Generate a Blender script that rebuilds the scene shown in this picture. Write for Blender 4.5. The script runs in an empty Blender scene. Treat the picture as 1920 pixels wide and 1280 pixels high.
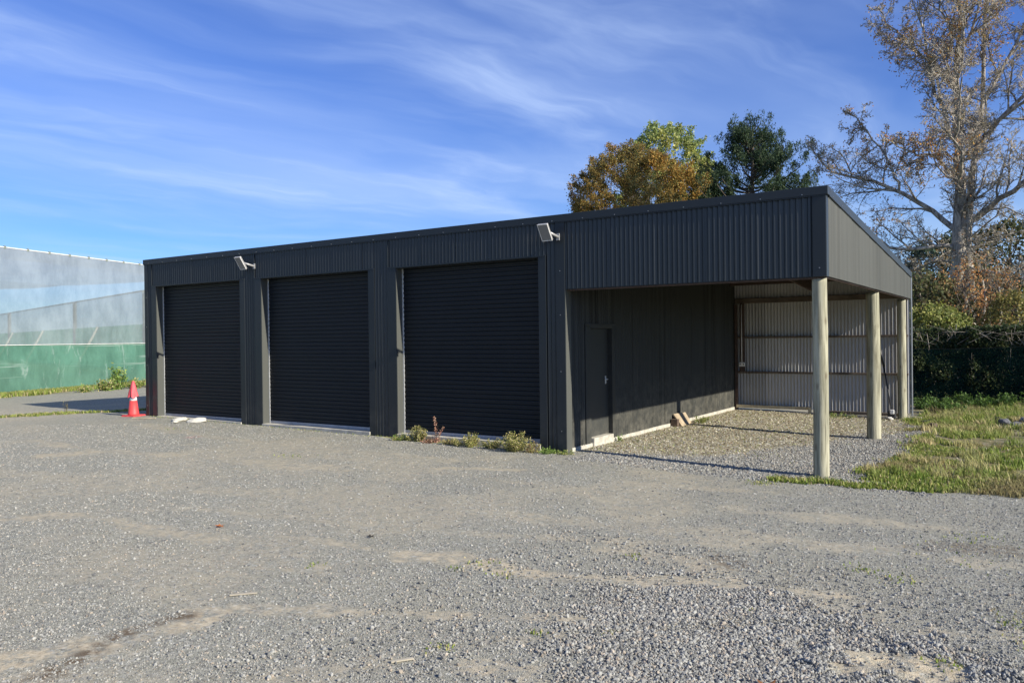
import bpy, math, random
import numpy as np
from mathutils import Vector, Matrix

random.seed(7)
RNG = np.random.default_rng(11)
SC = bpy.context.scene
COL = SC.collection

# ------------------------------------------------------------------ camera
CAM_LOC = np.array([6.1855, -11.0085, 1.85])
YAW, PITCH, ROLL, FPX = 0.57905, -0.0049, -0.0123, 1487.8
cam_data = bpy.data.cameras.new('camera')
cam = bpy.data.objects.new('camera', cam_data)
COL.objects.link(cam)
cam_data.sensor_width = 36.0
cam_data.lens = 36.0 * FPX / 1920.0
cam_data.clip_end = 3000.0
cam_data.clip_start = 0.05
fw = Vector((-math.sin(YAW) * math.cos(PITCH), math.cos(YAW) * math.cos(PITCH), math.sin(PITCH)))
rt = Vector((math.cos(YAW), math.sin(YAW), 0))
up = rt.cross(fw)
r2 = rt * math.cos(ROLL) + up * math.sin(ROLL)
u2 = -rt * math.sin(ROLL) + up * math.cos(ROLL)
cam.matrix_world = Matrix(((r2.x, u2.x, -fw.x, CAM_LOC[0]), (r2.y, u2.y, -fw.y, CAM_LOC[1]),
                           (r2.z, u2.z, -fw.z, CAM_LOC[2]), (0, 0, 0, 1)))
SC.camera = cam

# ------------------------------------------------------------------ sun, sky, exposure
SUN_EL = math.radians(28.4)
SUN_AZ = math.radians(-3.5)          # angle of the sun's bearing from +X towards +Y
sun_dir = Vector((math.cos(SUN_AZ) * math.cos(SUN_EL), math.sin(SUN_AZ) * math.cos(SUN_EL), math.sin(SUN_EL)))
sd = bpy.data.lights.new('sun', 'SUN')
sd.energy = 5.0
sd.angle = math.radians(0.53)
sd.color = (1.0, 0.93, 0.80)
sun = bpy.data.objects.new('sun', sd)
COL.objects.link(sun)
sun.rotation_euler = sun_dir.to_track_quat('Z', 'Y').to_euler()
sun.location = (30, -2, 20)

SC.view_settings.view_transform = 'Standard'
SC.view_settings.look = 'None'
SC.view_settings.exposure = 0.70
SC.view_settings.gamma = 1.0
SC.view_settings.use_curve_mapping = False
SC.cycles.use_denoising = True
SC.cycles.max_bounces = 10
SC.cycles.transparent_max_bounces = 24
SC.cycles.sample_clamp_indirect = 6.0


class NT:
    """Small helper to write node trees."""
    def __init__(self, tree):
        self.t = tree
        self.t.nodes.clear()

    def n(self, kind, **kw):
        node = self.t.nodes.new(kind)
        ins = kw.pop('ins', {})
        for k, v in kw.items():
            setattr(node, k, v)
        for k, v in ins.items():
            self.set(node, k, v)
        return node

    def set(self, node, key, v):
        s = node.inputs[key]
        if isinstance(v, bpy.types.NodeSocket):
            self.t.links.new(v, s)
        elif isinstance(v, bpy.types.Node):
            self.t.links.new(v.outputs[0], s)
        else:
            s.default_value = v

    def math(self, op, a, b=0.0, c=None, clamp=False):
        nd = self.n('ShaderNodeMath', operation=op, use_clamp=clamp)
        self.set(nd, 0, a)
        self.set(nd, 1, b)
        if c is not None:
            self.set(nd, 2, c)
        return nd.outputs[0]

    def mix(self, fac, a, b, blend='MIX'):
        nd = self.n('ShaderNodeMix', data_type='RGBA', blend_type=blend)
        self.set(nd, 0, fac)
        for key, v in ((6, a), (7, b)):
            if isinstance(v, tuple) and len(v) == 3:
                v = (*v, 1)
            self.set(nd, key, v)
        return nd.outputs[2]

    def ramp(self, fac, lo, hi, a=0.0, b=1.0, smooth=True):
        nd = self.n('ShaderNodeMapRange', interpolation_type='SMOOTHSTEP' if smooth else 'LINEAR')
        self.set(nd, 0, fac)
        nd.inputs[1].default_value = lo
        nd.inputs[2].default_value = hi
        nd.inputs[3].default_value = a
        nd.inputs[4].default_value = b
        return nd.outputs[0]

    def noise(self, vec, scale, detail=4.0, rough=0.55, dist=0.0, out=0):
        nd = self.n('ShaderNodeTexNoise')
        if vec is not None:
            self.set(nd, 'Vector', vec)
        nd.inputs['Scale'].default_value = scale
        nd.inputs['Detail'].default_value = detail
        nd.inputs['Roughness'].default_value = rough
        nd.inputs['Distortion'].default_value = dist
        return nd.outputs[out]

    def scalev(self, vec, s, rot=(0, 0, 0), loc=(0, 0, 0)):
        nd = self.n('ShaderNodeMapping')
        self.set(nd, 'Vector', vec)
        nd.inputs['Scale'].default_value = s
        nd.inputs['Rotation'].default_value = rot
        nd.inputs['Location'].default_value = loc
        return nd.outputs[0]


world = bpy.data.worlds.new('World')
SC.world = world
world.use_nodes = True
W = NT(world.node_tree)
sky = W.n('ShaderNodeTexSky', sky_type='NISHITA', sun_disc=False)
sky.sun_elevation = SUN_EL
sky.sun_rotation = math.pi / 2 - SUN_AZ
sky.altitude = 20
sky.air_density = 1.0
sky.dust_density = 0.0
sky.ozone_density = 2.2
tc = W.n('ShaderNodeTexCoord').outputs['Generated']
sep = W.n('ShaderNodeSeparateXYZ', ins={0: tc})
zc = W.math('MAXIMUM', sep.outputs[2], 0.03)
zc = W.math('ADD', zc, 0.08)
px = W.math('DIVIDE', sep.outputs[0], zc)
py = W.math('DIVIDE', sep.outputs[1], zc)
cv = W.n('ShaderNodeCombineXYZ', ins={0: px, 1: py, 2: 0.0}).outputs[0]
# cirrus drawn out along one wind direction
warp = W.noise(cv, 0.6, 4, 0.55, out=1)
wv = W.n('ShaderNodeVectorMath', operation='MULTIPLY_ADD', ins={0: warp, 1: (0.9, 1.3, 0.0), 2: cv}).outputs[0]
rotv = W.scalev(wv, (1, 1, 1), rot=(0, 0, math.radians(14.0)), loc=(1.2, 9.4, 0))
st = W.scalev(rotv, (0.95, 0.30, 1))
c1 = W.noise(st, 1.0, 5, 0.50, 0.15)
st2 = W.scalev(rotv, (2.6, 0.75, 1), loc=(5, 2, 0))
c2 = W.noise(st2, 1.0, 6, 0.58, 0.3)
big = W.noise(rotv, 0.33, 3, 0.5)
cl = W.math('ADD', W.math('MULTIPLY', W.ramp(c1, 0.34, 0.70), 0.62), W.math('MULTIPLY', W.math('MULTIPLY', W.ramp(c2, 0.42, 0.76), W.ramp(c1, 0.32, 0.58)), 0.60))
cl = W.math('MULTIPLY', cl, W.ramp(big, 0.30, 0.58, 0.40, 1.0))
cl = W.math('MULTIPLY', cl, W.ramp(sep.outputs[2], 0.0, 0.16, 0.45, 1.0), clamp=True)
hs0 = W.n('ShaderNodeHueSaturation', ins={'Hue': 0.512, 'Saturation': 1.14, 'Value': 1.0, 'Color': sky.outputs[0]})
hs = W.n('ShaderNodeMix', data_type='RGBA', blend_type='MULTIPLY')
hs.inputs[0].default_value = 1.0
W.set(hs, 6, hs0.outputs[0])
W.set(hs, 7, W.mix(W.ramp(sep.outputs[2], -0.02, 0.32), (0.31, 0.59, 1.05), (0.62, 0.80, 1.18)))
skyc = W.mix(W.math('MULTIPLY', cl, 0.66), hs.outputs[2], (4.7, 6.0, 8.6))
lowhaze = W.math('MULTIPLY', W.ramp(sep.outputs[2], 0.0, 0.30, 0.42, 0.0), W.ramp(sep.outputs[0], -0.95, 0.15, 0.12, 1.0), clamp=True)
skyc = W.mix(lowhaze, skyc, (5.2, 6.6, 8.2))
bg = W.n('ShaderNodeBackground', ins={'Color': skyc, 'Strength': 0.082})
wo = W.n('ShaderNodeOutputWorld', ins={'Surface': bg})


# ------------------------------------------------------------------ materials
def newmat(name):
    m = bpy.data.materials.new(name)
    m.use_nodes = True
    return m, NT(m.node_tree)


def finish(T, bsdf):
    T.n('ShaderNodeOutputMaterial', ins={'Surface': bsdf})


def simple(name, col, rough=0.6, metal=0.0, var=0.12, vscale=6.0, bump=0.0, bscale=60.0, spec=0.5, stretch=(1, 1, 1)):
    m, T = newmat(name)
    pos = T.scalev(T.n('ShaderNodeTexCoord').outputs['Object'], stretch)
    n1 = T.noise(pos, vscale, 5, 0.6)
    c = T.mix(T.ramp(n1, 0.3, 0.7), tuple(x * (1 - var) for x in col), tuple(min(1, x * (1 + var)) for x in col))
    b = T.n('ShaderNodeBsdfPrincipled', ins={'Base Color': c, 'Roughness': rough, 'Metallic': metal,
                                              'Specular IOR Level': spec})
    if bump:
        bp = T.n('ShaderNodeBump', ins={'Height': T.noise(pos, bscale, 4, 0.6), 'Strength': bump, 'Distance': 0.01})
        T.set(b, 'Normal', bp.outputs[0])
    finish(T, b.outputs[0])
    return m


def painted_steel(name, col, rough=0.42, dust=0.35, low=0.9, streak=0.5, spec=0.3, rib_tone=0.0):
    """Pre-painted steel: even colour, faint dust low down and in runs, slight dents."""
    m, T = newmat(name)
    pos = T.n('ShaderNodeNewGeometry').outputs['Position']
    sp = T.n('ShaderNodeSeparateXYZ', ins={0: pos})
    n1 = T.noise(pos, 1.3, 5, 0.6)
    run = T.noise(T.scalev(pos, (9, 9, 0.7)), 1.0, 5, 0.65)
    lowd = T.ramp(sp.outputs[2], 0.0, low, 1.0, 0.0)
    d = T.math('MULTIPLY', lowd, T.ramp(T.noise(pos, 4.0, 6, 0.7), 0.35, 0.75), clamp=True)
    thin = T.noise(T.scalev(pos, (26, 26, 0.35)), 1.0, 4, 0.7)
    spot = T.noise(T.scalev(pos, (38, 38, 5)), 1.0, 3, 0.6)
    runs = T.math('ADD', T.math('MULTIPLY', T.ramp(run, 0.56, 0.82), 0.25), T.math('MULTIPLY', T.ramp(thin, 0.55, 0.75), 0.30))
    runs = T.math('ADD', runs, T.math('MULTIPLY', T.math('MULTIPLY', T.ramp(spot, 0.66, 0.74), lowd), 1.1))
    d = T.math('ADD', T.math('MULTIPLY', d, dust), T.math('MULTIPLY', runs, streak), clamp=True)
    base = T.mix(T.ramp(n1, 0.3, 0.7), tuple(x * 0.92 for x in col), tuple(x * 1.08 for x in col))
    if rib_tone:  # uneven vertical streaks in the colour, standing in for light and dark ribs
        gn = T.noise(T.scalev(pos, (8, 8, 0.10)), 1.0, 5, 0.75)
        base = T.mix(T.ramp(gn, 0.36, 0.64), tuple(x * (1 - rib_tone) for x in col), tuple(x * (1 + 1.3 * rib_tone) for x in col))
    oi = T.n('ShaderNodeObjectInfo')
    base = T.mix(oi.outputs['Random'], base, tuple(x * 1.28 for x in col))
    c = T.mix(d, base, (0.17, 0.16, 0.13))
    rg = T.math('ADD', T.math('MULTIPLY', n1, 0.12), rough - 0.06)
    bmp = T.n('ShaderNodeBump', ins={'Height': T.noise(pos, 2.2, 2, 0.5), 'Strength': 0.12, 'Distance': 0.02})
    b = T.n('ShaderNodeBsdfPrincipled', ins={'Base Color': c, 'Roughness': rg, 'Normal': bmp.outputs[0],
                                              'Specular IOR Level': spec})
    finish(T, b.outputs[0])
    return m


M = {}
M['steel'] = painted_steel('dark_painted_steel', (0.019, 0.022, 0.023), rough=.36, dust=.3, spec=.48)
M['steel_lit'] = painted_steel('sunlit_tone_painted_steel', (0.066, 0.069, 0.063), rough=.5, dust=.3, low=.2, streak=.8, spec=.2, rib_tone=.16)  # same paint made lighter for sun-facing parts; the sunlight is in the colour
M['steel_side'] = painted_steel('dusty_dark_painted_steel', (0.036, 0.037, 0.034), rough=.40, dust=0.60, low=1.4, streak=0.6, spec=.10, rib_tone=.55)
M['flash'] = painted_steel('dark_flashing_steel', (0.022, 0.026, 0.029), rough=0.36, dust=0.25, streak=0.1, spec=.25)
M['curtain'] = painted_steel('roller_curtain_steel', (0.015, 0.018, 0.021), rough=0.38, dust=0.06, low=0.5, streak=0.05, spec=.16)
M['door'] = painted_steel('entry_door_paint', (0.040, 0.042, 0.040), rough=0.40, dust=0.4, low=0.9, streak=0.1, spec=.12)
M['inner'] = painted_steel('pale_grey_sheet_back', (0.34, 0.335, 0.33), rough=0.55, dust=0.1, streak=0.6)
M['alu'] = simple('galvanised_guide', (0.62, 0.62, 0.60), 0.4, 0.3)
M['rail'] = simple('door_bottom_rail_metal', (0.36, 0.37, 0.40), 0.45, 0.4)
M['concrete'] = simple('pale_concrete', (0.42, 0.40, 0.34), 0.9, 0, 0.22, 7, 0.5, 90)
M['beam'] = simple('red_brown_timber', (0.070, 0.044, 0.034), 0.8, 0, 0.25, 4, 0.3, 60, stretch=(1, 1, 6))
M['purlin'] = simple('brown_timber', (0.115, 0.090, 0.070), 0.8, 0, 0.3, 3, 0.3, 60)
M['batten'] = simple('weathered_batten_timber', (0.50, 0.43, 0.29), 0.8, 0, 0.25, 5, 0.3, 60)
M['board'] = simple('weathered_board', (0.34, 0.27, 0.18), 0.85, 0, 0.3, 5, 0.4, 60)
M['socket'] = simple('white_plastic', (0.72, 0.70, 0.66), 0.5)
M['black'] = simple('black_plastic', (0.02, 0.02, 0.022), 0.55)
M['lamp_body'] = simple('silver_lamp_housing', (0.33, 0.33, 0.33), 0.4, 0.2)
M['lamp_face'] = simple('grey_lamp_glass', (0.17, 0.175, 0.18), 0.25, 0, 0.05)
M['screw'] = simple('screw_heads', (0.30, 0.31, 0.32), 0.4, 0.5)
M['cone'] = simple('faded_red_cone_plastic', (0.55, 0.055, 0.055), 0.55, 0, 0.12, 9)
M['cone_cap'] = simple('pinkish_red_sleeve_plastic', (0.60, 0.07, 0.085), 0.6, 0, 0.2, 12)
M['white'] = simple('white_reflective_band', (0.80, 0.79, 0.76), 0.5)
M['rock_white'] = simple('pale_limestone', (0.50, 0.48, 0.42), 0.9, 0, 0.15, 14, 0.6, 60)
M['rock_dark'] = simple('dark_stone', (0.15, 0.15, 0.155), 0.85, 0, 0.3, 14, 0.6, 60)
M['stump'] = simple('brown_wood_block', (0.10, 0.07, 0.05), 0.9, 0, 0.3, 14, 0.6, 60)
M['yellow'] = simple('yellow_plastic', (0.75, 0.50, 0.05), 0.6)
M['cable'] = simple('grey_wire', (0.22, 0.24, 0.22), 0.6)
M['net_post'] = simple('grey_green_net_post', (0.15, 0.18, 0.15), 0.8, 0, 0.2, 5)
M['net_pole'] = simple('pale_brace_pole', (0.24, 0.26, 0.20), 0.8, 0, 0.2, 5)


def mat_post():
    m, T = newmat('round_treated_pine')
    pos = T.n('ShaderNodeTexCoord').outputs['Object']
    g = T.noise(T.scalev(pos, (14, 14, 1.1)), 1.0, 6, 0.65, 0.8)
    kn = T.n('ShaderNodeTexVoronoi', feature='F1', ins={'Vector': T.scalev(pos, (6.5, 6.5, 2.6)), 'Scale': 1.0, 'Randomness': 1.0})
    knot = T.ramp(kn.outputs[0], 0.04, 0.20, 1.0, 0.0)
    c = T.mix(T.ramp(g, 0.30, 0.68), (0.165, 0.155, 0.10), (0.42, 0.40, 0.285))
    c = T.mix(T.ramp(T.noise(T.scalev(pos, (2, 2, 0.7)), 1.0, 4), 0.45, 0.7, 0, 0.55), c, (0.36, 0.37, 0.30))
    c = T.mix(T.math('MULTIPLY', knot, 0.75), c, (0.13, 0.10, 0.06))
    crack = T.noise(T.scalev(pos, (60, 60, 1.4)), 1.0, 3, 0.6)
    c = T.mix(T.ramp(crack, 0.56, 0.64, 0, 0.65), c, (0.10, 0.09, 0.06))
    h = T.math('ADD', T.math('MULTIPLY', g, 0.6), T.math('MULTIPLY', T.ramp(crack, 0.60, 0.68), -0.7))
    bp = T.n('ShaderNodeBump', ins={'Height': h, 'Strength': 0.6, 'Distance': 0.006})
    b = T.n('ShaderNodeBsdfPrincipled', ins={'Base Color': c, 'Roughness': 0.85, 'Normal': bp.outputs[0]})
    finish(T, b.outputs[0])
    return m


M['post'] = mat_post()


def mat_bark(name, a, bcol, sc=1.0):
    m, T = newmat(name)
    pos = T.n('ShaderNodeTexCoord').outputs['Object']
    g = T.noise(T.scalev(pos, (6 * sc, 6 * sc, 1.6 * sc)), 1.0, 6, 0.7, 1.0)
    c = T.mix(T.ramp(g, 0.34, 0.64), a, bcol)
    bp = T.n('ShaderNodeBump', ins={'Height': g, 'Strength': 0.8, 'Distance': 0.05})
    b = T.n('ShaderNodeBsdfPrincipled', ins={'Base Color': c, 'Roughness': 0.9, 'Normal': bp.outputs[0]})
    finish(T, b.outputs[0])
    return m


M['bark'] = mat_bark('grey_bark', (0.12, 0.10, 0.08), (0.50, 0.45, 0.38))
M['stick'] = simple('weathered_stick', (0.38, 0.34, 0.26), 0.8)
M['twig'] = mat_bark('twig_bark', (0.20, 0.17, 0.13), (0.50, 0.45, 0.36))
M['bark_dark'] = mat_bark('dark_bark', (0.05, 0.042, 0.035), (0.16, 0.13, 0.10))


def mat_leaf(name, trans=0.35):
    """Leaf colour is each leaf's own, stored per face."""
    m, T = newmat(name)
    at = T.n('ShaderNodeAttribute', attribute_name='col')
    d = T.n('ShaderNodeBsdfPrincipled', ins={'Base Color': at.outputs['Color'], 'Roughness': 0.6, 'Specular IOR Level': 0.25})
    tr = T.n('ShaderNodeBsdfTranslucent', ins={'Color': at.outputs['Color']})
    mx = T.n('ShaderNodeMixShader', ins={0: trans, 1: d.outputs[0], 2: tr.outputs[0]})
    finish(T, mx.outputs[0])
    return m


M['leaf'] = mat_leaf('leaves')
M['grass'] = mat_leaf('grass_blades', 0.4)


def mat_net(name, col, clear, stripes=0.0, crease=0.0, trans=0.5):
    """Woven netting: part of the light passes straight through the holes."""
    m, T = newmat(name)
    pos = T.n('ShaderNodeTexCoord').outputs['Object']
    n1 = T.noise(T.scalev(pos, (1, 1, .5)), 0.9, 6, 0.7)
    c = T.mix(T.ramp(n1, 0.3, 0.7), tuple(x * 0.72 for x in col), tuple(min(1, x * 1.22) for x in col))
    cr = T.noise(T.scalev(pos, (1.3, 1.3, 0.25)), 1.0, 6, 0.75, 1.2)
    hz = T.noise(T.scalev(pos, (0.12, 0.12, 3.2)), 1.0, 5, 0.7, 0.6)
    lines = T.math('MAXIMUM', T.ramp(cr, 0.55, 0.66), T.ramp(hz, 0.56, 0.66))
    c = T.mix(T.math('MULTIPLY', lines, crease), c, (0.40, 0.52, 0.44))
    c = T.mix(T.math('MULTIPLY', T.ramp(cr, 0.42, 0.30), crease * 0.8), c, tuple(x * 0.6 for x in col))
    df = T.n('ShaderNodeBsdfDiffuse', ins={'Color': c})
    tl = T.n('ShaderNodeBsdfTranslucent', ins={'Color': c})
    mx = T.n('ShaderNodeMixShader', ins={0: trans, 1: df.outputs[0], 2: tl.outputs[0]})
    tp = T.n('ShaderNodeBsdfTransparent', ins={'Color': (1, 1, 1, 1)})
    wob = T.noise(T.scalev(pos, (0.5, 0.5, 1.4)), 1.0, 4, 0.6)
    f = T.math('ADD', clear - stripes * 0.5, T.math('MULTIPLY', wob, stripes), clamp=True)
    f = T.math('SUBTRACT', f, T.math('MULTIPLY', lines, crease * 0.25), clamp=True)
    fin = T.n('ShaderNodeMixShader', ins={0: f, 1: mx.outputs[0], 2: tp.outputs[0]})
    finish(T, fin.outputs[0])
    return m


M['net_white'] = mat_net('white_windbreak_netting', (0.44, 0.48, 0.49), 0.40, 0.08)
M['net_roof'] = mat_net('pale_roof_netting', (0.42, 0.45, 0.46), 0.46, 0.14)
M['net_roof_dense'] = mat_net('dense_roof_netting', (0.36, 0.39, 0.39), 0.36, 0.14)
M['net_green'] = mat_net('light_green_windbreak_netting', (0.16, 0.33, 0.24), 0.12, 0.08, 0.9)
M['net_dark'] = mat_net('dark_green_shadecloth', (0.04, 0.46, 0.25), 0.03, 0.1, 0.12, 0.5)
M['cloth_black'] = mat_net('black_green_shadecloth', (0.008, 0.030, 0.026), 0.55, 0.5, 0.0, 0.2)


def mat_ground():
    m, T = newmat('yard_ground')
    pos = T.n('ShaderNodeNewGeometry').outputs['Position']
    a1 = T.n('ShaderNodeAttribute', attribute_name='m1')
    a2 = T.n('ShaderNodeAttribute', attribute_name='m2')
    s1 = T.n('ShaderNodeSeparateColor', ins={0: a1.outputs['Color']})
    s2 = T.n('ShaderNodeSeparateColor', ins={0: a2.outputs['Color']})
    tan, grass, coarse = s1.outputs[0], s1.outputs[1], s1.outputs[2]
    chips, dark, far = s2.outputs[0], s2.outputs[1], s2.outputs[2]
    pos2 = T.n('ShaderNodeVectorMath', operation='MULTIPLY_ADD',
               ins={0: T.noise(pos, 30, 2, 0.5, out=1), 1: (0.012, 0.012, 0), 2: pos}).outputs[0]
    v1 = T.n('ShaderNodeTexVoronoi', feature='F1', ins={'Vector': pos2, 'Scale': 95.0})
    v2 = T.n('ShaderNodeTexVoronoi', feature='F1', ins={'Vector': pos2, 'Scale': 38.0})
    r1 = T.n('ShaderNodeSeparateColor', ins={0: v1.outputs['Color']})
    r2_ = T.n('ShaderNodeSeparateColor', ins={0: v2.outputs['Color']})
    mid = T.noise(pos, 7.0, 6, 0.7)
    lg = T.noise(pos, 0.8, 5, 0.6)
    fine = T.noise(pos, 160, 3, 0.7)
    # grey crushed stone
    g = T.mix(r1.outputs[0], (0.105, 0.106, 0.090), (0.39, 0.388, 0.325))
    g = T.mix(T.math('MULTIPLY', T.ramp(r2_.outputs[0], 0.70, 0.98), 0.45), g, (0.42, 0.41, 0.38))
    g = T.mix(T.math('MULTIPLY', T.ramp(r2_.outputs[1], 0.8, 1.0), 0.6), g, (0.09, 0.095, 0.11))
    dustf = T.math('MULTIPLY', T.ramp(mid, 0.34, 0.66), 0.55)
    g = T.mix(dustf, g, (0.272, 0.262, 0.205))
    g = T.mix(T.ramp(lg, 0.35, 0.68, 0, 0.45), g, (0.298, 0.280, 0.213))
    v3 = T.n('ShaderNodeTexVoronoi', feature='F1', ins={'Vector': pos2, 'Scale': 21.0})
    r3 = T.n('ShaderNodeSeparateColor', ins={0: v3.outputs['Color']})
    core = T.ramp(v3.outputs[0], 0.25, 0.42, 1.0, 0.0)
    g = T.mix(T.math('MULTIPLY', T.math('MULTIPLY', T.ramp(r3.outputs[0], 0.80, 0.90), core), 0.75), g, (0.50, 0.49, 0.43))
    g = T.mix(T.math('MULTIPLY', T.math('MULTIPLY', T.ramp(r3.outputs[1], 0.82, 0.92), core), 0.65), g, (0.09, 0.088, 0.08))
    # dusty worn soil
    tc_ = T.mix(T.ramp(T.noise(pos, 22, 5, 0.7), 0.3, 0.7), (0.33, 0.275, 0.185), (0.52, 0.45, 0.325))
    tf = T.math('MULTIPLY', tan, T.ramp(T.noise(pos, 9, 7, 0.8), 0.38, 0.60), clamp=True)
    g = T.mix(tf, g, tc_)
    # damp brown soil
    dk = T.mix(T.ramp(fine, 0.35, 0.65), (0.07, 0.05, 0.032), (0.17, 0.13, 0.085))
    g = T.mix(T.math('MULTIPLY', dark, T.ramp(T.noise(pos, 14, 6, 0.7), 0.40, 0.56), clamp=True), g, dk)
    # bark chips and leaf litter under the lean-to
    ch = T.mix(r2_.outputs[2], (0.16, 0.13, 0.095), (0.52, 0.48, 0.37))
    ch = T.mix(T.math('MULTIPLY', T.ramp(r2_.outputs[0], 0.6, 0.9), 0.7), ch, (0.30, 0.29, 0.16))
    g = T.mix(chips, g, ch)
    # soil and thatch below the grass
    gr = T.mix(T.ramp(T.noise(pos, 9, 6, 0.7), 0.35, 0.65), (0.085, 0.095, 0.035), (0.24, 0.19, 0.095))
    g = T.mix(T.math('MULTIPLY', grass, T.ramp(T.noise(pos, 3.2, 6, 0.7), 0.34, 0.58, 0.45, 1.0)), g, gr)
    g = T.mix(T.math('MULTIPLY', T.math('MULTIPLY', a1.outputs['Alpha'], T.ramp(mid, .35, .55)), .6), g, (0.50, 0.17, 0.15))
    fc = T.mix(T.ramp(T.noise(pos, 0.05, 5, 0.6), 0.35, 0.65), (0.07, 0.11, 0.035), (0.14, 0.14, 0.06))
    g = T.mix(far, g, fc)
    h = T.math('ADD', T.math('MULTIPLY', T.math('SUBTRACT', 1.0, v1.outputs[0]), 0.5),
               T.math('MULTIPLY', T.math('MULTIPLY', T.math('SUBTRACT', 1.0, v2.outputs[0]), coarse), 1.4))
    h = T.math('ADD', h, T.math('MULTIPLY', mid, 0.5))
    h = T.math('ADD', h, T.math('MULTIPLY', fine, 0.5))
    st_ = T.math('SUBTRACT', 0.85, T.math('MULTIPLY', tf, 0.35))
    bp = T.n('ShaderNodeBump', ins={'Height': h, 'Strength': st_, 'Distance': 0.012})
    b = T.n('ShaderNodeBsdfPrincipled', ins={'Base Color': g, 'Roughness': 0.93, 'Normal': bp.outputs[0],
                                              'Specular IOR Level': 0.25})
    finish(T, b.outputs[0])
    return m


M['ground'] = mat_ground()


def mat_stones():
    m, T = newmat('loose_gravel_stones')
    at = T.n('ShaderNodeAttribute', attribute_type='INSTANCER', attribute_name='rnd')
    r = T.n('ShaderNodeSeparateColor', ins={0: at.outputs['Color']})
    c = T.mix(r.outputs[0], (0.10, 0.10, 0.096), (0.36, 0.355, 0.32))
    c = T.mix(T.ramp(r.outputs[1], 0.80, 0.95, 0, 0.55), c, (0.42, 0.34, 0.25))
    b = T.n('ShaderNodeBsdfPrincipled', ins={'Base Color': c, 'Roughness': 0.85, 'Specular IOR Level': 0.3})
    finish(T, b.outputs[0])
    return m


M['stones'] = mat_stones()


# ------------------------------------------------------------------ mesh helpers
def tag(o, label=None, cat=None, group=None, kind=None):
    if label:
        o['label'] = label
    if cat:
        o['category'] = cat
    if group:
        o['group'] = group
    if kind:
        o['kind'] = kind
    return o


def empty(name, loc=(0, 0, 0), rz=0.0):
    o = bpy.data.objects.new(name, None)
    o.empty_display_size = 0.2
    COL.objects.link(o)
    o.location = loc
    o.rotation_euler = (0, 0, rz)
    return o


def mk(name, verts, faces, mat, parent=None, smooth=False, loc=None, rz=0.0):
    me = bpy.data.meshes.new(name)
    verts = np.asarray(verts, dtype=np.float32)
    if isinstance(faces, np.ndarray):
        n, k = faces.shape
        me.vertices.add(len(verts))
        me.vertices.foreach_set('co', verts.ravel())
        me.loops.add(n * k)
        me.loops.foreach_set('vertex_index', faces.astype(np.int32).ravel())
        me.polygons.add(n)
        me.polygons.foreach_set('loop_start', np.arange(0, n * k, k, dtype=np.int32))
        me.update(calc_edges=True)
    else:
        me.from_pydata([tuple(map(float, v)) for v in verts], [], faces)
        me.update()
    if smooth:
        me.polygons.foreach_set('use_smooth', [True] * len(me.polygons))
    me.materials.append(mat)
    o = bpy.data.objects.new(name, me)
    COL.objects.link(o)
    if parent is not None:
        o.parent = parent
    if loc is not None:
        o.location = loc
    o.rotation_euler = (0, 0, rz)
    return o


def facecol(o, cols):
    a = o.data.attributes.new('col', 'FLOAT_COLOR', 'FACE')
    c = np.ones((len(o.data.polygons), 4), dtype=np.float32)
    c[:, :3] = cols
    a.data.foreach_set('color', c.ravel())


class MB:
    def __init__(self):
        self.v, self.f = [], []

    def box(self, x0, x1, y0, y1, z0, z1):
        b = len(self.v)
        self.v += [(x0, y0, z0), (x1, y0, z0), (x1, y1, z0), (x0, y1, z0),
                   (x0, y0, z1), (x1, y0, z1), (x1, y1, z1), (x0, y1, z1)]
        self.f += [tuple(b + i for i in q) for q in ((0, 3, 2, 1), (4, 5, 6, 7), (0, 1, 5, 4), (1, 2, 6, 5), (2, 3, 7, 6), (3, 0, 4, 7))]
        return self

    def hexa(self, pts):
        b = len(self.v)
        self.v += [tuple(p) for p in pts]
        self.f += [tuple(b + i for i in q) for q in ((0, 3, 2, 1), (4, 5, 6, 7), (0, 1, 5, 4), (1, 2, 6, 5), (2, 3, 7, 6), (3, 0, 4, 7))]
        return self

    def tube(self, p, q, r0, r1=None, n=10, caps=True):
        r1 = r0 if r1 is None else r1
        p, q = Vector(p), Vector(q)
        d = (q - p).normalized()
        a = d.orthogonal().normalized()
        c = d.cross(a)
        b = len(self.v)
        for (o, r) in ((p, r0), (q, r1)):
            for i in range(n):
                t = 2 * math.pi * i / n
                self.v.append(tuple(o + a * math.cos(t) * r + c * math.sin(t) * r))
        for i in range(n):
            j = (i + 1) % n
            self.f.append((b + i, b + j, b + n + j, b + n + i))
        if caps:
            self.f.append(tuple(b + i for i in reversed(range(n))))
            self.f.append(tuple(b + n + i for i in range(n)))
        return self

    def lathe(self, prof, n=24, c=(0, 0, 0)):
        b = len(self.v)
        for (r, z) in prof:
            for i in range(n):
                t = 2 * math.pi * i / n
                self.v.append((c[0] + r * math.cos(t), c[1] + r * math.sin(t), c[2] + z))
        for k in range(len(prof) - 1):
            for i in range(n):
                j = (i + 1) % n
                self.f.append((b + k * n + i, b + k * n + j, b + (k + 1) * n + j, b + (k + 1) * n + i))
        self.f.append(tuple(b + i for i in reversed(range(n))))
        self.f.append(tuple(b + (len(prof) - 1) * n + i for i in range(n)))
        return self

    def build(self, name, mat, parent=None, smooth=False, bevel=0.0, loc=None, rz=0.0):
        o = mk(name, self.v, self.f, mat, parent, smooth, loc, rz)
        if bevel:
            md = o.modifiers.new('bevel', 'BEVEL')
            md.width = bevel
            md.segments = 2
            md.limit_method = 'ANGLE'
        return o


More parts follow.
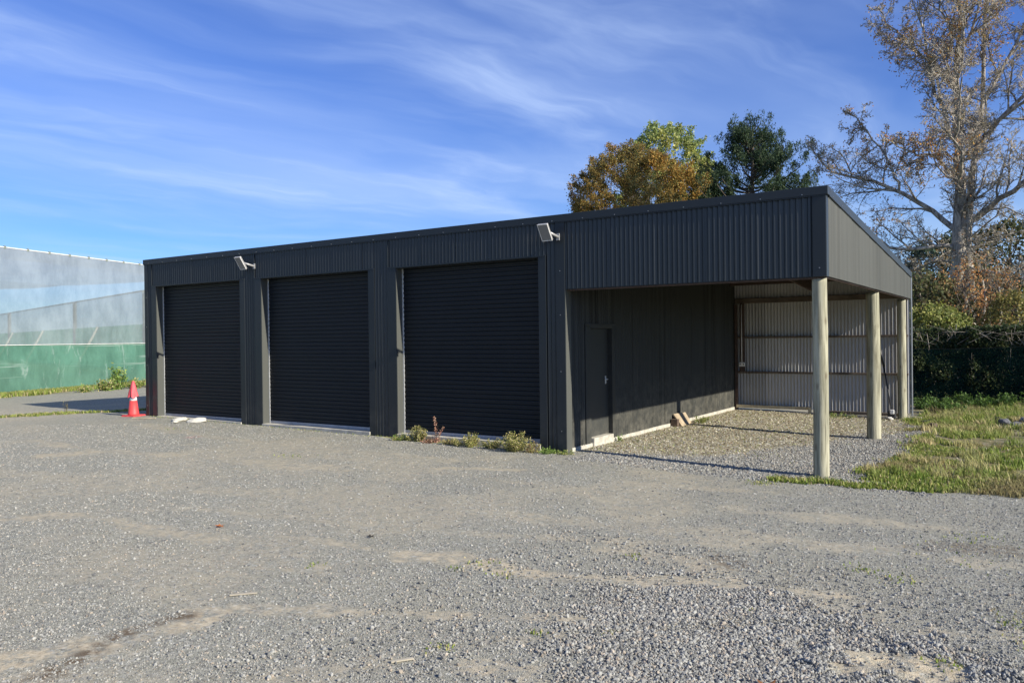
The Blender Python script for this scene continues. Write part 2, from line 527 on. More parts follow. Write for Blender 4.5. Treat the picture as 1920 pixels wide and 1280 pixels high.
def tubes(paths, sides=5):
    """paths: list of (points (k,3), radii (k,)) -> verts, faces as arrays (quads)."""
    V, F, base = [], [], 0
    ang = np.arange(sides) * 2 * np.pi / sides
    ca, sa = np.cos(ang), np.sin(ang)
    for P, R in paths:
        P = np.asarray(P, float)
        R = np.asarray(R, float)
        k = len(P)
        t = np.gradient(P, axis=0)
        t /= np.linalg.norm(t, axis=1, keepdims=True) + 1e-9
        ref = np.array([0.31, 0.17, 0.93]) if abs(t[0, 2]) < 0.8 else np.array([0.93, 0.21, 0.1])
        a = np.cross(t, ref)
        a /= np.linalg.norm(a, axis=1, keepdims=True) + 1e-9
        b = np.cross(t, a)
        ring = P[:, None, :] + R[:, None, None] * (a[:, None, :] * ca[None, :, None] + b[:, None, :] * sa[None, :, None])
        V.append(ring.reshape(-1, 3))
        i = np.arange(k - 1)[:, None] * sides + np.arange(sides)[None, :]
        j = np.arange(k - 1)[:, None] * sides + (np.arange(sides)[None, :] + 1) % sides
        F.append(np.stack([i, j, j + sides, i + sides], -1).reshape(-1, 4) + base)
        base += k * sides
    return np.concatenate(V), np.concatenate(F)


def leaf_mesh(name, C, size, cols, mat, parent=None, flat=0.0, aspect=0.6, up=None):
    """One rhombus per centre in C; size scalar or array; cols (n,3)."""
    n = len(C)
    u = RNG.normal(size=(n, 3))
    if up is not None:
        u = u * 0.6 + np.asarray(up)
    u[:, 2] *= (1 - flat)
    u /= np.linalg.norm(u, axis=1, keepdims=True) + 1e-9
    w = RNG.normal(size=(n, 3))
    w[:, 2] *= (1 - flat)
    w -= (w * u).sum(1, keepdims=True) * u
    w /= np.linalg.norm(w, axis=1, keepdims=True) + 1e-9
    s = np.broadcast_to(np.asarray(size, float), (n,))[:, None]
    v = np.stack([C - u * s * .5, C + w * s * aspect * .5, C + u * s * .5, C - w * s * aspect * .5], 1).reshape(-1, 3)
    f = np.arange(n * 4).reshape(n, 4)
    o = mk(name, v, f, mat, parent)
    facecol(o, cols)
    return o


def fbm(x, y, scale, seed=0, octaves=4, gain=0.5):
    """Value noise 0..1 on arrays."""
    out = np.zeros_like(x, dtype=float)
    amp, tot = 1.0, 0.0
    for o in range(octaves):
        g = np.random.default_rng(seed * 31 + o)
        tab = g.random((256, 256))
        xs, ys = x * scale * 2 ** o + 17.3 * o, y * scale * 2 ** o + 5.7 * o
        xi, yi = np.floor(xs).astype(int), np.floor(ys).astype(int)
        fx, fy = xs - xi, ys - yi
        fx, fy = fx * fx * (3 - 2 * fx), fy * fy * (3 - 2 * fy)
        a, b = tab[xi % 256, yi % 256], tab[(xi + 1) % 256, yi % 256]
        c, d = tab[xi % 256, (yi + 1) % 256], tab[(xi + 1) % 256, (yi + 1) % 256]
        out += amp * ((a * (1 - fx) + b * fx) * (1 - fy) + (c * (1 - fx) + d * fx) * fy)
        tot += amp
        amp *= gain
    return out / tot


def sstep(x, a, b):
    t = np.clip((x - a) / (b - a), 0, 1)
    return t * t * (3 - 2 * t)


def poly_d(x, y, pts):
    d = np.full(x.shape, 1e9)
    for (ax, ay), (bx, by) in zip(pts[:-1], pts[1:]):
        vx, vy = bx - ax, by - ay
        t = np.clip(((x - ax) * vx + (y - ay) * vy) / (vx * vx + vy * vy), 0, 1)
        d = np.minimum(d, np.hypot(x - ax - t * vx, y - ay - t * vy))
    return d


# ------------------------------------------------------------------ ground
def gz_base(x, y):
    x = np.asarray(x, float)
    y = np.asarray(y, float)
    z = np.minimum(0.0100 * np.maximum(-x, 0), 0.105) - 0.055 * sstep(x, 0.2, 3.0)
    return z


def gz(x, y):
    x = np.asarray(x, float)
    y = np.asarray(y, float)
    z = gz_base(x, y)
    open_yard = sstep(y, 0.3, -0.8) + sstep(x, -11.6, -13.0) * sstep(y, -1, 0)
    z = z + (fbm(x, y, 0.35, 3, 3) - 0.5) * 0.05 * np.clip(open_yard, 0, 1)
    z = z + (fbm(x, y, 2.2, 4, 3) - 0.5) * 0.018
    # ridges pushed up round the bare patch at the right
    e = np.hypot((x - 5.55) / 0.75, (y + 6.05) / 0.45)
    z = z + (fbm(x, y, 7.0, 6, 2) - 0.5) * 0.085 * sstep(e, 1.3, 0.6)
    rt_ = sstep(x, 3.9, 4.6) * sstep(y, -0.6, 0.6)
    z = z + rt_ * (0.03 + (fbm(x, y, 0.9, 5, 3) - 0.5) * 0.10)
    return z


def gzs(x, y):
    return float(gz(np.array([x]), np.array([y]))[0])


def masks(x, y):
    n1, n2, n3 = fbm(x, y, 1.1, 21), fbm(x, y, 3.5, 22), fbm(x, y, 0.45, 23, 3)
    tan = np.zeros_like(x)
    S = [([(1.53, -5.73), (2.31, -5.62), (3.15, -5.48), (3.8, -5.2), (4.37, -5.02), (4.96, -4.89)], .16, 1.0),
         ([(-9.0, -3.74), (-6.43, -3.82), (-4.21, -3.24), (-1.89, -3.06)], .28, .75),
         ([(-0.9, -2.15), (0.21, -1.64)], .14, .9),
         ([(1.11, -7.75), (1.45, -7.48), (2.15, -7.06), (2.89, -6.68), (3.63, -6.35)], .12, .8),
         ([(-2.9, -7.17), (-2.37, -6.5), (-1.46, -6.44), (-0.24, -6.34)], .18, .8),
         ([(0.22, -5.91), (1.03, -5.81), (1.79, -5.68)], .10, .7),
         ([(3.49, -7.27), (3.8, -7.17), (3.92, -7.38)], .20, 1.1),
         ([(3.02, -4.54), (3.79, -4.59), (4.28, -5.0)], .22, .7),
         ([(-6.96, -4.56), (-6.53, -3.67), (-5, -3.2)], .22, .9),
         ([(1.86, -1.67), (2.64, -1.48), (3.74, -1.22)], .16, .6),
         ([(-9.5, -1.2), (-7, -1.7), (-4, -1.9), (-1, -1.5)], .25, .55),
         ([(1.2, -8.8), (1.46, -8.2), (1.48, -7.7)], .20, 1.1),
         ([(-7, -6.0), (-3, -5.0), (1, -4.1), (5, -3.4), (7, -3.3)], .30, .55),
         ([(-4, -8), (-1.5, -5.6), (1.5, -4.9), (4.0, -3.9)], .14, .5),
         ([(-6, -2.6), (-2, -2.2), (2, -2.6), (5.5, -2.2)], .22, .5),
         ([(2.6, -8.2), (3.4, -6.9), (4.6, -5.8), (6.5, -5.0)], .14, .6),
         ([(-.6, -7.7), (.6, -7.2), (1.3, -6.4)], .16, .6),
         ([(5.3, -6.03), (5.52, -5.96), (5.71, -5.96)], .26, 1.3)]
    for p, wd, s in S:
        d = poly_d(x, y, p) + (n2 - 0.5) * wd * 2.2 + (n1 - .5) * wd * 1.6
        tan = np.maximum(tan, s * sstep(d, wd, wd * 0.25))
    tan = np.maximum(tan, 0.75 * sstep(x, -11.5, -14) * sstep(y, 1.2, -2.5))
    tan = np.maximum(tan, 0.48 * sstep(n3 + (n1 - .5) * .5, 0.52, 0.70))
    # loose clean stone
    c = sstep(np.hypot((x - 4.95) / 1.55, (y + 6.35) / 1.25) + (n1 - .5) * 1.3 + (n2 - .5) * .6, 1.12, 0.75)
    c = np.maximum(c, 0.8 * sstep(np.hypot((x - 4.3) / 0.9, (y + 5.3) / 0.45) + (n1 - .5), 1.0, .6))
    c = c * (1 - 0.85 * np.clip(tan - .45, 0, 1))
    coarse = np.clip(c, 0, 1) * (1 - np.clip((tan - .35) * 2.2, 0, 1))
    # grass to the right of the lean-to, with a ragged edge
    edge = np.interp(y, [-0.9, -0.45, 0.0, 0.5, 2.5, 5.0, 7.0, 9.2, 14, 60], [99, 5.0, 4.30, 4.25, 4.55, 4.35, 4.15, 3.6, 3.0, -20])
    g = sstep(x + (n1 - .5) * 1.0 + (n2 - .5) * .6, edge - .15, edge + .3)
    fy = -0.42 + np.clip((x - 4.3) * 0.13, -.15, 1.0)
    g = g * sstep(y + (n2 - .5) * .5 + (n1 - .5) * .4, fy - .08, fy + .22)
    strip = sstep(poly_d(x, y, [(3.45, -.42), (4.4, -.38), (6.5, -.02)]) + (n2 - .5) * .25, .20, .08)
    g = np.maximum(g, strip)
    g = np.maximum(g, sstep(y, 9.2, 9.9) * sstep(x, -2, 2.8))
    # verge along the netting
    nd = (x + 22.8) * 0.94 + (y - 1.85) * 0.34          # distance in front of the net
    vg = sstep(nd + (n1 - .5) * 1.0, 1.3, 0.5) * sstep(nd, -1.5, -.5)
    g = np.maximum(g, vg)
    s2 = sstep(poly_d(x, y, [(-14.6, -2.3), (-13.9, -0.9), (-13.2, 0.4), (-12.6, 1.6)]) + (n2 - .5) * .5 + (n1 - .5) * .3, .35, .10)
    g = np.maximum(g, s2 * .75)
    # chips below the lean-to
    inside = sstep(x, -0.1, 0.05) * sstep(x, 4.3, 3.9) * sstep(y, 0.2, 0.6) * sstep(y, 9.0, 8.6)
    e2 = np.interp(y, [0, 1.2, 2.5, 4.5, 6, 9], [0.6, 2.0, 2.7, 3.3, 4.5, 4.5])
    chips = inside * sstep(x + (n1 - .5) * 1.1 + (n2 - .5) * .7, e2 + .4, e2 - .4)
    dark = sstep(poly_d(x, y, [(1.54, -8.8), (1.39, -8.36), (1.30, -8.08), (1.33, -7.75)]) + (n2 - .5) * .22, .13, .05)
    dark = np.maximum(dark, .9 * sstep(poly_d(x, y, [(4.45, -7.0), (5.0, -6.68), (5.6, -6.42), (6.2, -6.2)]) + (n2 - .5) * .3, .16, .05))
    dark = np.maximum(dark, .7 * sstep(poly_d(x, y, [(3.9, -4.35), (4.2, -4.6)]) + (n2 - .5) * .2, .12, .04))
    dark = np.maximum(dark, .6 * sstep(poly_d(x, y, [(5.5, -3.0), (6.4, -2.8)]) + (n2 - .5) * .5, .3, .1))
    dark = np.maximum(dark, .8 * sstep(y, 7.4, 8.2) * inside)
    far = sstep(np.hypot(x + 5, y - 2), 28, 40)
    far = np.maximum(far, sstep(nd, -.4, -1.2) * (x < -15))
    far = np.maximum(far, sstep(y, 13.5, 16.0))
    return tan, np.clip(g, 0, 1), coarse, np.clip(chips, 0, 1), np.clip(dark, 0, 1), np.clip(far, 0, 1)


def graded(lo, hi, n0, n1, step):
    core = np.arange(n0, n1 + step * .5, step)
    a, s, left = n0, step, []
    while a > lo:
        s *= 1.25
        a -= s
        left.append(a)
    b, s, right = n1, step, []
    while b < hi:
        s *= 1.25
        b += s
        right.append(b)
    return np.concatenate([left[::-1], core, right])


gx = graded(-1500, 1500, -16, 8.5, 0.05)
gy = graded(-900, 1500, -10, 10, 0.05)
X, Y = np.meshgrid(gx, gy, indexing='ij')
Z = gz(X, Y)
inside_shed = (X > -11.3) & (X < -0.15) & (Y > 0.35) & (Y < 8.5)
Z[inside_shed] = np.minimum(Z[inside_shed], -0.05)
nx, ny = len(gx), len(gy)
i = (np.arange(nx - 1)[:, None] * ny + np.arange(ny - 1)[None, :]).ravel()
gf = np.stack([i, i + ny, i + ny + 1, i + 1], -1)
ground = mk('ground', np.stack([X, Y, Z], -1).reshape(-1, 3), gf, M['ground'], smooth=True)
tag(ground, 'grey gravel yard with dusty patches running out to rough grass', None, kind='structure')
mt, mg_, mc, mch, md_, mf = masks(X.ravel(), Y.ravel())
for nm, (a, b, c) in (('m1', (mt, mg_, mc)), ('m2', (mch, md_, mf))):
    at = ground.data.attributes.new(nm, 'FLOAT_COLOR', 'POINT')
    red = sstep(np.hypot((X.ravel() + 6.88) / .16, (Y.ravel() + 1.92) / .20), 1.0, .4) if nm == 'm1' else np.ones_like(a)
    arr = np.stack([a, b, c, red], -1).astype(np.float32)
    at.data.foreach_set('color', arr.ravel())


# ------------------------------------------------------------------ loose stones (instanced)
def visible_xy(n, dmin, dmax, power=1.0, margin=0.04):
    """Random ground points inside the view's wedge, denser near the camera."""
    u = RNG.random(n)
    if power:
        d = (dmin ** (1 - power) + u * (dmax ** (1 - power) - dmin ** (1 - power))) ** (1 / (1 - power)) if power != 1 else dmin * (dmax / dmin) ** u
    else:
        d = dmin + u * (dmax - dmin)
    s = (RNG.random(n) * 2 - 1) * (0.645 + margin)
    x = CAM_LOC[0] + d * (-math.sin(YAW) + s * math.cos(YAW))
    y = CAM_LOC[1] + d * (math.cos(YAW) + s * math.sin(YAW))
    return x, y, d


def stone_cloud(name, P, S, R, mat, label):
    me = bpy.data.meshes.new(name)
    me.vertices.add(len(P))
    me.vertices.foreach_set('co', P.astype(np.float32).ravel())
    for nm, arr in (('scl', S), ('rot', R), ):
        a = me.attributes.new(nm, 'FLOAT_VECTOR', 'POINT')
        a.data.foreach_set('vector', arr.astype(np.float32).ravel())
    a = me.attributes.new('rnd', 'FLOAT_COLOR', 'POINT')
    cc = RNG.random((len(P), 4)).astype(np.float32)
    a.data.foreach_set('color', cc.ravel())
    me.materials.append(mat)
    o = bpy.data.objects.new(name, me)
    COL.objects.link(o)
    ng = bpy.data.node_groups.new(name + '_nodes', 'GeometryNodeTree')
    ng.interface.new_socket('Geometry', in_out='INPUT', socket_type='NodeSocketGeometry')
    ng.interface.new_socket('Geometry', in_out='OUTPUT', socket_type='NodeSocketGeometry')
    N, Lk = ng.nodes, ng.links
    gi, go = N.new('NodeGroupInput'), N.new('NodeGroupOutput')
    ico = N.new('GeometryNodeMeshIcoSphere')
    ico.inputs['Radius'].default_value = 1.0
    ico.inputs['Subdivisions'].default_value = 1
    sm = N.new('GeometryNodeSetMaterial')
    sm.inputs['Material'].default_value = mat
    Lk.new(ico.outputs['Mesh'], sm.inputs['Geometry'])
    iop = N.new('GeometryNodeInstanceOnPoints')
    Lk.new(gi.outputs[0], iop.inputs['Points'])
    Lk.new(sm.outputs[0], iop.inputs['Instance'])
    for nm, key in (('scl', 'Scale'), ('rot', 'Rotation')):
        na = N.new('GeometryNodeInputNamedAttribute')
        na.data_type = 'FLOAT_VECTOR'
        na.inputs['Name'].default_value = nm
        Lk.new(na.outputs['Attribute'], iop.inputs[key])
    Lk.new(iop.outputs[0], go.inputs[0])
    md = o.modifiers.new('scatter', 'NODES')
    md.node_group = ng
    tag(o, label, None, kind='stuff')
    return o


def scatter_stones():
    Ps, Ss = [], []
    # small stones all over the yard
    x, y, d = visible_xy(270000, 4.3, 17.0, 1.0)
    tan, gr, co, ch, dk, far = masks(x, y)
    dens = 0.50 + 0.55 * fbm(x, y, 1.4, 40) - 1.05 * np.clip(tan, 0, 1) + co
    keep = (RNG.random(len(x)) < dens) & (gr < 0.3) & ~((x < 0.02) & (y > -0.03) & (x > -11.5))
    x, y, d, ch = x[keep], y[keep], d[keep], ch[keep]
    s = RNG.lognormal(math.log(0.0036), 0.42, len(x)) * (1 + 0.05 * (d - 5))
    s = np.clip(s * 1.15, 0.002, 0.014)
    Ps.append(np.stack([x, y, gz(x, y) + s * 0.15], -1))
    Ss.append(s)
    # clean coarse stone
    x = RNG.uniform(2.2, 7.0, 260000)
    y = RNG.uniform(-8.2, -4.2, 260000)
    co = masks(x, y)[2]
    keep = RNG.random(len(x)) < co ** 1.5 * 0.85 + 0.03
    x, y = x[keep][:120000], y[keep][:120000]
    s = np.clip(RNG.lognormal(math.log(0.0070), 0.38, len(x)), 0.0035, 0.018)
    Ps.append(np.stack([x, y, gz(x, y) + s * 0.25 + RNG.random(len(x)) * 0.006], -1))
    Ss.append(s)
    # stones round the posts
    x = RNG.uniform(0.3, 5.2, 60000)
    y = RNG.uniform(-0.6, 7.5, 60000)
    tan, gr, co, ch, dk, far = masks(x, y)
    keep = (gr < 0.4) & (ch < 0.5)
    x, y = x[keep], y[keep]
    s = np.clip(RNG.lognormal(math.log(0.0095), 0.35, len(x)), 0.005, 0.022)
    Ps.append(np.stack([x, y, gz(x, y) + s * 0.2], -1))
    Ss.append(s)
    P, s = np.concatenate(Ps), np.concatenate(Ss)
    S = s[:, None] * RNG.uniform(0.6, 1.35, (len(s), 3))
    S[:, 2] *= 0.75
    R = RNG.uniform(0, 6.28, (len(s), 3))
    stone_cloud('gravel', P, S, R, M['stones'], 'loose grey crushed stone scattered over the yard')


scatter_stones()


# ------------------------------------------------------------------ grass, litter
GREEN = np.array([[0.21, 0.28, 0.05], [0.30, 0.36, 0.08], [0.12, 0.18, 0.035], [0.42, 0.42, 0.14], [0.44, 0.37, 0.20]])


def grass_blades(name, x, y, h, cols, label, wid=0.006):
    n = len(x)
    z = gz(x, y)
    a = RNG.uniform(0, 2 * np.pi, n)
    lean = RNG.uniform(0.1, 0.9, n) * h
    dx, dy = np.cos(a), np.sin(a)
    w = wid * RNG.uniform(.6, 1.5, n)
    b0 = np.stack([x - dy * w, y + dx * w, z - 0.005], -1)
    b1 = np.stack([x + dy * w, y - dx * w, z - 0.005], -1)
    m0 = np.stack([x - dy * w * .7 + dx * lean * .35, y + dx * w * .7 + dy * lean * .35, z + h * .6], -1)
    m1 = np.stack([x + dy * w * .7 + dx * lean * .35, y - dx * w * .7 + dy * lean * .35, z + h * .6], -1)
    t0 = np.stack([x + dx * lean + dy * w * .1, y + dy * lean, z + h], -1)
    t1 = np.stack([x + dx * lean - dy * w * .1, y + dy * lean, z + h], -1)
    v = np.stack([b0, b1, m1, m0, t0, t1], 1).reshape(-1, 3)
    k = np.arange(n)[:, None] * 6
    f = np.concatenate([k + np.array([[0, 1, 2, 3]]), k + np.array([[3, 2, 5, 4]])], 0)
    o = mk(name, v, f, M['grass'])
    facecol(o, np.concatenate([cols, cols], 0))
    tag(o, label, None, kind='stuff')
    return o


def grass_cols(n, w=None):
    k = RNG.choice(len(GREEN), n, p=w)
    return GREEN[k] * RNG.uniform(.7, 1.3, (n, 1))


def scatter_grass():
    x = RNG.uniform(3.2, 9.5, 420000)
    y = RNG.uniform(-0.8, 12.4, 420000)
    g = masks(x, y)[1]
    patch = fbm(x, y, 1.3, 50)
    keep = RNG.random(len(x)) < g * sstep(patch + (fbm(x, y, 5.0, 54) - .5) * .6, 0.43, 0.63) * (0.35 + 0.65 * sstep(y, 14, 2))
    front = (g > .3) & (y < 0.35) & (RNG.random(len(x)) < .6)
    keep = (keep | front) & ~((x < 4.1) & (y > 8.3)) & ~(np.hypot(x - 3.83, y - .13) < .13)
    x, y = x[keep], y[keep]
    p2 = fbm(x, y, 2.3, 51)
    h = RNG.uniform(0.02, 0.07, len(x)) * (0.6 + 1.0 * p2) * (1 + 1.2 * sstep(y, 7, 10))
    c = grass_cols(len(x), [.30, .22, .22, .16, .10])
    dry = sstep(fbm(x, y, 0.9, 52), .50, .66)[:, None] * .75
    c = c * (1 - dry) + np.array([0.38, 0.30, 0.17]) * RNG.uniform(.6, 1.2, (len(x), 1)) * dry
    grass_blades('grass', x, y, h, c, 'short rough grass and clover to the right of the round posts', 0.008)
    # taller ragged clumps and straw
    cx = RNG.uniform(4.3, 8.0, 170)
    cy = RNG.uniform(-.1, 9.8, 170)
    k = RNG.integers(0, 170, 15000)
    xx, yy = cx[k] + RNG.normal(0, .09, len(k)), cy[k] + RNG.normal(0, .09, len(k))
    g = masks(xx, yy)[1]
    kp = g > .5
    xx, yy, k = xx[kp], yy[kp], k[kp]
    tone = RNG.random(170)[k][:, None]
    cc = np.array([[.20, .28, .05]]) * (1 - tone) + np.array([[.50, .42, .22]]) * tone
    grass_blades('grass_tussocks', xx, yy, RNG.uniform(.05, .17, len(xx)), cc * RNG.uniform(.6, 1.4, (len(xx), 1)), 'taller green and straw coloured tussocks in the rough grass at the right', 0.007)
    # verge by the netting
    s = RNG.uniform(-14, 12, 50000)
    dd = RNG.uniform(0.02, 1.2, 50000)
    x = -22.8 - .34 * s + .94 * dd
    y = 1.85 + .94 * s + .34 * dd
    g = masks(x, y)[1]
    keep = RNG.random(len(x)) < g
    x, y = x[keep], y[keep]
    c = grass_cols(len(x), [.22, .28, .05, .30, .15])
    grass_blades('grass', x, y, RNG.uniform(.04, .16, len(x)), c, 'strip of yellowish grass along the foot of the green netting', 0.014)
    x = RNG.uniform(-15.5, -11.6, 60000)
    y = RNG.uniform(-3, 2.2, 60000)
    g = masks(x, y)[1]
    keep = RNG.random(len(x)) < g * .6
    x, y = x[keep], y[keep]
    grass_blades('grass', x, y, RNG.uniform(.02, .07, len(x)), grass_cols(len(x)), 'thin grass growing beside the drive left of the cone', 0.010)
    # sparse tufts in the gravel
    spots = [(3.29, -0.74, .10, 260), (3.26, -4.71, .05, 50), (2.25, -5.87, .05, 40), (5.79, -2.58, .16, 120), (5.05, -4.12, .08, 90), (5.33, -4.24, .09, 90),
             (5.78, -5.84, .06, 90), (6.11, -4.85, .10, 160), (3.53, -6.7, .03, 50), (3.92, -6.46, .03, 45), (3.15, -7.19, .05, 70), (4.53, -5.56, .04, 30),
             (-3.5, -2.55, .12, 70), (-5.46, 1.41, .1, 0), (2.65, -5.8, .06, 50), (-8.4, -1.2, .2, 60), (5.6, -3.2, .3, 90), (6.2, -5.2, .1, 80), (2.3, -5.6, .1, 50), (1.2, -6.4, .05, 30)]
    xs, ys = [], []
    for (a, b, r, n) in spots:
        n = int(n * .6)
        xs.append(a + RNG.normal(0, r, n))
        ys.append(b + RNG.normal(0, r, n))
    # along the wall foot and below the lean-to
    n = 2600
    xs.append(RNG.uniform(-11.2, 0.1, n)); ys.append(-RNG.gamma(1.4, .05, n) - .02)
    kx = xs[-1]
    sel = RNG.random(n) < np.where(kx > -3.8, 1.0, .22)
    xs[-1], ys[-1] = xs[-1][sel], ys[-1][sel]
    n = 1500
    a, b = RNG.uniform(0.1, 3.8, n), RNG.uniform(1.0, 8.0, n)
    sel = fbm(a, b, 1.2, 60) > .55
    xs.append(a[sel]); ys.append(b[sel])
    x, y = np.concatenate(xs), np.concatenate(ys)
    grass_blades('weed_tufts', x, y, RNG.uniform(.006, .026, len(x)), grass_cols(len(x)), 'tiny green weeds sprouting through the gravel', 0.006)


scatter_grass()


def litter():
    # curled leaves and chips below the lean-to
    x = RNG.uniform(0.05, 4.2, 26000)
    y = RNG.uniform(0.4, 8.45, 26000)
    ch = masks(x, y)[3]
    keep = RNG.random(len(x)) < ch * .9
    x, y = x[keep], y[keep]
    s = RNG.uniform(.018, .045, len(x))
    pal = np.array([[.50, .46, .34], [.36, .30, .21], [.26, .19, .13], [.60, .57, .47], [.32, .34, .16], [.40, .40, .38]])
    c = pal[RNG.choice(6, len(x), p=[.28, .16, .12, .18, .16, .10])] * RNG.uniform(.7, 1.2, (len(x), 1))
    o = leaf_mesh('leaf_litter', np.stack([x, y, gz(x, y) + s * .22], -1), s, c, M['leaf'], flat=.55, aspect=.7)
    tag(o, 'dry leaves and bark chips covering the ground under the lean-to roof', None, kind='stuff')
    x = RNG.uniform(4.3, 7.5, 2600)
    y = RNG.uniform(0.0, 8.5, 2600)
    keep = fbm(x, y, 1.0, 71) > .5
    x, y = x[keep], y[keep]
    s = RNG.uniform(.02, .06, len(x))
    c = pal[RNG.choice(6, len(x))] * RNG.uniform(.6, 1.1, (len(x), 1))
    o = leaf_mesh('leaf_litter', np.stack([x, y, gz(x, y) + .02], -1), s, c, M['leaf'], flat=.5, aspect=.35)
    tag(o, 'dead leaves and straw lying on the grass at the right', None, kind='stuff')


litter()

# ------------------------------------------------------------------ the shed
L_, W_, D_, H_ = 11.40, 3.945, 8.65, 3.79
HB, HBACK = 2.61, 3.20
PITCHC = 0.0762


def roof_z(y):
    return H_ + (HBACK - H_) * y / D_


shed = empty('farm_shed', (0, 0, 0))
tag(shed, 'long dark steel shed with three roller doors and an open lean-to on round posts', 'shed')


def corr_sheets(origin, du, dn, u0, u1, zb, zt, mat, parent, name='cladding_sheet', amp=0.0125, sheet=0.762):
    """Corrugated wall sheets side by side, each an object; zb and zt are functions of u."""
    o0, du, dn = np.array(origin, float), np.array(du, float), np.array(dn, float)
    n = max(1, int(math.ceil((u1 - u0) / sheet - 0.15)))
    for k in range(n):
        a = u0 + k * sheet
        b = min(u1, a + sheet + (0.03 if k < n - 1 else 0))
        if k == n - 1:
            b = u1
        m = max(2, int(round((b - a) / PITCHC * 8)))
        u = np.linspace(a, b, m + 1)
        off = amp * np.cos(2 * np.pi * u / PITCHC) + (0.0040 if k % 2 else 0.0)
        lo = o0 + u[:, None] * du + off[:, None] * dn
        hi = lo.copy()
        lo[:, 2] = [zb(t) for t in u]
        hi[:, 2] = [zt(t) for t in u]
        v = np.concatenate([lo, hi])
        i = np.arange(m)
        f = np.stack([i, i + 1, i + m + 2, i + m + 1], -1)
        if np.cross(du, [0, 0, 1]) @ dn < 0:
            f = f[:, ::-1]
        mk(name, v, f, mat, parent, smooth=True)


ZTOP = 3.70
doors = [(-11.112, -10.940, -7.925, -7.768), (-7.442, -7.240, -4.212, -4.057), (-3.719, -3.525, -0.479, -0.339)]
HDR = 3.15
FX, FN = (1, 0, 0), (0, -1, 0)
gfn = lambda u: float(gz_base(u, 0)) - 0.03
top = lambda u: ZTOP + 0.02
# piers
segs = [(-11.30, doors[0][0] + .02), (doors[0][3] - .02, doors[1][0] + .02), (doors[1][3] - .02, doors[2][0] + .02), (doors[2][3] - .02, -0.14)]
for a, b in segs:
    corr_sheets((0, 0, 0), FX, FN, a, b, gfn, top, M['steel'], shed)
for d in doors:
    corr_sheets((0, -0.004, 0), FX, FN, d[0] + .02, d[3] - .02, lambda u: HDR + .012, top, M['steel'], shed)
# corner flashings
MB().box(-11.40, -11.27, -0.016, 0.0, -0.02, ZTOP + .01).box(-11.40, -11.385, 0.0, 0.15, -0.02, ZTOP + .01).build('corner_flashing', M['flash'], shed, bevel=.002)
MB().box(-0.156, 0.012, -0.018, -0.002, -0.04, ZTOP + .01).build('corner_flashing', M['flash'], shed, bevel=.002)
MB().box(0.0, 0.012, -0.002, 0.17, -0.04, ZTOP + .01).build('corner_flashing', M['steel_lit'], shed)  # sun-side return in the lighter tone, sunlight painted into it
MB().box(3.777, W_, -0.018, -0.002, HB - .005, ZTOP + .01).box(W_ - .012, W_ + .004, -0.002, 0.13, HB - .005, ZTOP).build('corner_flashing', M['flash'], shed, bevel=.002)

YD = 0.175   # depth of the door recess
for d in doors:
    flL, oL, oR, flR = d
    MB().box(flL, oL, -0.017, -0.003, -0.01, HDR).build('door_jamb', M['flash'], shed, bevel=.0015)
    MB().box(oL - .012, oL, -0.003, YD + .05, 0.02, HDR).build('door_reveal', M['steel_lit'], shed)  # lighter copy of the paint, so the reveal carries sunlight in its colour
    MB().box(oR, flR, -0.017, -0.003, -0.01, HDR).box(oR, oR + .012, -0.003, YD + .05, 0.02, HDR).build('door_jamb', M['flash'], shed, bevel=.0015)
    MB().box(flL - .004, flR + .004, -0.024, -0.006, HDR - .004, HDR + .020).box(oL, oR, -0.003, YD + .05, HDR - .012, HDR) \
        .box(flL - .004, flL + .012, -0.024, -0.008, HDR + .02, ZTOP).build('door_header_trim', M['flash'], shed, bevel=.0015)
    MB().box(oL - .01, oR + .01, -0.035, 0.4, -0.02, 0.118).build('door_sill', M['concrete'], shed, bevel=.006)
    # curtain: flat faces stepped by narrow rolled ribs
    zs, ys = [], []
    z = 0.17
    rp = 0.0775
    while z < HDR + .1:
        w1 = random.uniform(-.0035, .0035)
        for (dz, dy) in ((0.0, 0.0), (.003, .018), (.012, .020), (.019, 0.002), (.042, -0.005 + w1), (.045, .002 + w1), (.049, -.004 + w1), (.074, -0.001 - w1 * .5)):
            zs.append(z + dz)
            ys.append(YD + dy)
        z += rp
    zs, ys = np.array(zs), np.array(ys)
    nz = len(zs)
    xs = np.linspace(oL + .004, oR - .004, 9)
    v = np.array([(x, y + .002 * math.sin(x * 1.7 + zz * 2.1), zz) for x in xs for y, zz in zip(ys, zs)])
    i = (np.arange(8)[:, None] * nz + np.arange(nz - 1)[None, :]).ravel()
    f = np.stack([i, i + nz, i + nz + 1, i + 1], -1)
    cur = mk('roller_door', v, f, M['curtain'], shed)
    MB().box(oL + .004, oR - .004, YD - .012, YD + .02, 0.120, 0.172).build('bottom_rail', M['rail'], cur, bevel=.002)
    g = MB().box(oL + .001, oL + .022, YD - .020, YD - .004, 0.12, HDR - .014)
    for kz in range(34):
        g.box(oL + .022, oL + .030, YD - .014, YD - .006, 0.2 + kz * .0865, 0.2 + kz * .0865 + .05)
    g.build('door_guide', M['alu'], cur)
    MB().box(oR - .012, oR - .001, YD - .010, YD - .002, 0.12, HDR - .014).build('door_guide', M['flash'], cur)

